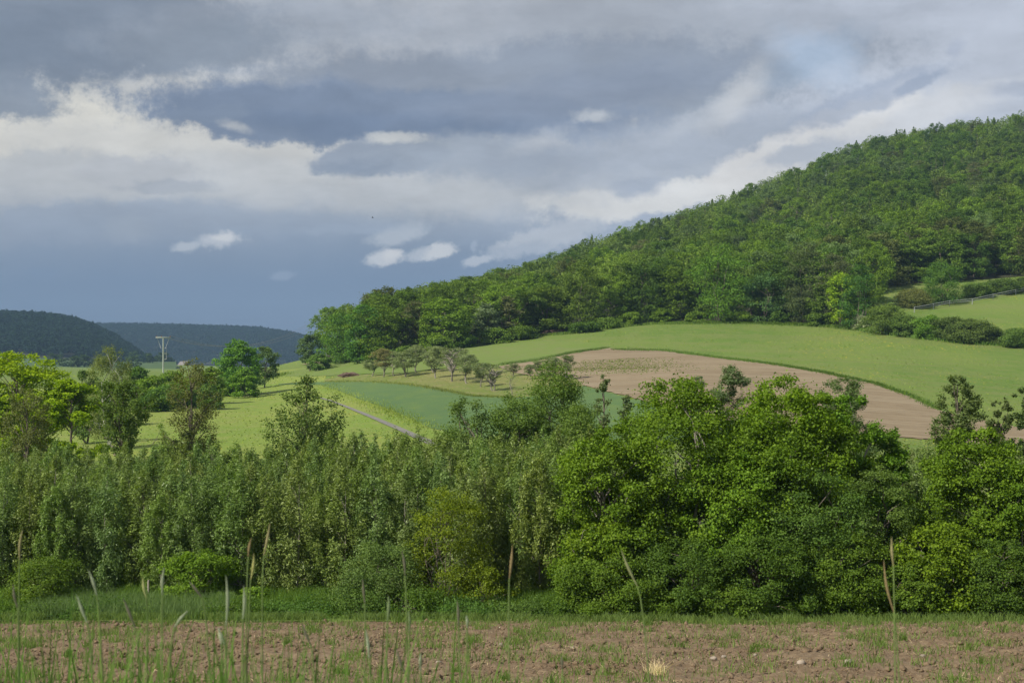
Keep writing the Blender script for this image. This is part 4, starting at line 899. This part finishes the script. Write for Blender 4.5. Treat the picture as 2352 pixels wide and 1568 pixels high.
# ---- tall grass right in front of the camera
n=1250; px=np.where(rng.uniform(size=n)<.66,rng.uniform(-60,1150,n),rng.uniform(1150,2400,n)); D=rng.uniform(1.9,4.2,n)
dens=np.interp(px,[-60,500,900,1150,1500,2352],[1,.95,.7,.28,.06,.03]); k=rng.uniform(size=n)<dens; px,D=px[k],D[k]
x=XW(px,D); z=GZ(x,D); topy=np.interp(px,[-60,300,800,1150,1600,2352],[1478,1485,1500,1535,1575,1590])+rng.normal(size=len(px))*62
h=np.clip((HY-topy)*D/F-z,.3,1.2)
grass('tall_grass',np.stack([x,D,z],1),h,rng.uniform(.004,.012,len(px)),(.070,.130,.026),'blurred tall grass blades growing right before the camera',61,.22)
HEADM={}
def stalk(px,ty,by,D,tx,col,label,seed,wd=.0042,leafy=True):
    """a grass stalk: px,by = foot of the seed head, tx,ty = its tip"""
    rng=random.Random(seed); tip=np.array([XW(tx,D),D,ZW(ty,D)]); b0=np.array([XW(px,D),D,ZW(by,D)])
    gx=b0[0]+(b0[0]-tip[0])*1.2+rng.uniform(-.03,.03); g=np.array([gx,D+rng.uniform(-.03,.03),0]); g[2]=float(GZ(g[0],g[1]))
    e=link('grass_stalk',None,loc=tuple(g)); e.empty_display_size=.05; tag(e,label,'grass stalk','blurred seed heads before the camera')
    t=np.linspace(0,1,10)[:,None]; dirn=(tip-b0); q=g*(1-t)**2+2*t*(1-t)*(b0-dirn*.9)+b0*t**2-g
    m=MB(); m.tube(q,.0015,5,False); link('stem',m.mesh('stem',M['stem'],True),e)
    t=np.linspace(0,1,12); bow=np.cross(dirn,[0,1,0])*.04*math.sin(seed); q=b0-g+dirn*t[:,None]+bow*np.sin(t*math.pi)[:,None]
    rr=wd*np.interp(t,[0,.1,.35,.65,.9,1],[.35,.7,1,.9,.5,.1])*(1+.18*np.sin(t*60)); m=MB(); m.tube(q,rr,8,False)
    key=col
    if key not in HEADM: HEADM[key]=plain('seed_head_%d'%len(HEADM),col,.9,.25,300)
    link('seed_head',m.mesh('seed_head',HEADM[key],True),e)
    if leafy:
        P=np.array([(g*.45+b0*.55)-g]); V,Q=blades(np.random.default_rng(seed),P,np.array([.12]),np.array([.004]),1.2); link('leaf_blade',mesh_np('leaf_blade',V,Q,M['leaf'],False,[.5,.5]),e,color=(.10,.19,.035))
M['stem']=plain('grass_stem',(.14,.20,.06),.7,.2,20)
TAN=(.27,.24,.12); GRN=(.16,.21,.10); PALE=(.25,.29,.19); PURP=(.13,.125,.085); RUST=(.24,.18,.09)
heads=[(45,1285,52,1215,3.0,TAN,'tan seed head upright at the left before the willows'),(570,1278,577,1234,3.0,RUST,'brownish short seed head left of the tall tan one'),(606,1275,620,1200,3.0,TAN,'tall tan seed head, highest before the willows'),
 (576,1330,583,1270,3.0,(.33,.32,.12),'yellow-green seed head below the tall tan pair'),(222,1365,203,1308,2.6,PALE,'pale seed head leaning left before the round soft bush'),(200,1430,176,1365,2.5,PALE,'pale bent seed head below the leaning one'),
 (336,1372,328,1325,2.8,(.32,.34,.14),'olive seed head in front of the wooden stake'),(373,1365,377,1302,2.6,PALE,'thin pale upright seed head between bush and elder'),(463,1370,434,1333,2.8,PURP,'greyish seed head tilted left before the elder bush'),
 (519,1435,519,1320,2.5,PALE,'long whitish upright seed head before the brambles'),(558,1420,560,1343,2.5,PALE,'whitish upright seed head right beside the long one'),(310,1440,283,1373,2.6,PURP,'grey-brown seed head bending left over the field edge'),
 (401,1440,432,1401,2.5,PALE,'pale seed head curving right over the field edge'),(40,1395,30,1340,2.8,PURP,'dark grey seed head at the left picture edge'),(838,1385,833,1328,3.1,PURP,'dim brown seed head before the brambles'),
 (890,1425,892,1366,2.6,GRN,'green seed head upright before the grass strip'),(930,1320,923,1265,3.1,PURP,'dim grey seed head before the leggy yellow-green bush'),(1170,1328,1177,1250,3.0,RUST,'rust-footed seed head before the willow stems'),
 (1464,1345,1427,1262,3.1,(.25,.26,.13),'olive seed head leaning left before the maples'),(2053,1405,2030,1285,3.0,RUST,'rust-footed tall seed head leaning left before the hawthorns'),(2052,1300,2048,1232,3.0,TAN,'tan seed head just above the rust-footed one'),
 (1053,1438,1050,1378,2.8,PURP,'purplish seed head at the field edge'),(1073,1440,1071,1412,2.6,PALE,'small pale seed head beside the purplish one'),(848,1510,840,1445,2.5,PALE,'whitish seed head over the bare soil'),
 (966,1540,966,1498,2.5,PALE,'short pale seed head low over the soil'),(933,1548,910,1487,2.6,PURP,'grey-brown drooping seed head low over the soil'),(714,1480,694,1430,2.8,PURP,'faint brown seed head at the field edge'),
 (1292,1535,1289,1505,2.8,PURP,'tiny dark seed head low in the field middle'),(940,1450,938,1400,2.9,GRN,'faint green seed head before the field edge'),(516,1480,500,1442,2.5,PALE,'pale seed head over the soil, left of its twin'),(508,1478,503,1440,2.6,(.40,.42,.3),'pale seed head over the soil, right of its twin')]
for i,(px,by,tx,ty,D,c,lb) in enumerate(heads): stalk(px,ty,by,D,tx,c,lb,900+i,.0027 if by-ty>50 else .0025,i%3==0)
# dry straw tuft at the field bottom
r=np.random.default_rng(71); D=25.6; x0=XW(1510,D); n=70; x=x0+r.normal(size=n)*.12; y=D+r.normal(size=n)*.1
grass('dry_grass_tuft',onground(x,y,.04),r.uniform(.15,.42,n),r.uniform(.006,.011,n),(.50,.42,.26),'dry straw-coloured grass tuft at the bottom of the field',72,.9)
# grass on the bank under the camera
x=rng.uniform(-7,7,16000); y=rng.uniform(-1,17,16000); k=(np.abs(x)+.0<1.5+y*.6)&((y>4.5)|(y<1.2)|(rng.uniform(size=16000)<.5)); x,y=x[k],y[k]
hmax=np.maximum(.08,(-.235*np.maximum(y,.3))-GZ(x,y)); grass('bank_grass',onground(x,y),np.minimum(rng.uniform(.2,.6,len(x)),hmax),rng.uniform(.004,.009,len(x)),(.10,.18,.035),'grass covering the bank below the camera',73,.4)

# ------------------------------------------------------------------ haze
def haze():
    m=bpy.data.materials.new('haze_air'); m.use_nodes=True; nt=m.node_tree
    for n in list(nt.nodes): nt.nodes.remove(n)
    o=N(nt,'ShaderNodeOutputMaterial'); v=N(nt,'ShaderNodeVolumePrincipled'); v.inputs['Color'].default_value=(.42,.66,1,1); v.inputs['Density'].default_value=HAZE; v.inputs['Anisotropy'].default_value=.1
    L(nt,v.outputs[0],o.inputs['Volume'])
    b=MB(); b.box((0,1500,60),(9000,3100,170)); h=link('haze',b.mesh('haze',m)); tag(h,'thin blue air between the camera and the far hills','haze',kind='stuff'); h.display_type='WIRE'
HAZE=.00013
haze()

# ------------------------------------------------------------------ camera
cam=bpy.data.cameras.new('camera'); co=link('camera',cam); co.location=(0,0,0); co.rotation_euler=(R(90),0,0)
cam.sensor_width=36; cam.lens=F/2352*36; cam.shift_y=(HY-784)/2352; cam.clip_start=.05; cam.clip_end=30000
cam.dof.use_dof=True; cam.dof.focus_distance=70; cam.dof.aperture_fstop=11
SC.camera=co
SC.view_settings.view_transform='Standard'; SC.view_settings.look='None'; SC.view_settings.exposure=.25; SC.view_settings.gamma=1
cy=SC.cycles; cy.use_denoising=True; cy.max_bounces=5; cy.diffuse_bounces=3; cy.glossy_bounces=2; cy.transmission_bounces=3; cy.volume_bounces=0; cy.use_adaptive_sampling=True; cy.adaptive_threshold=.02
SC.render.resolution_x=1024; SC.render.resolution_y=682
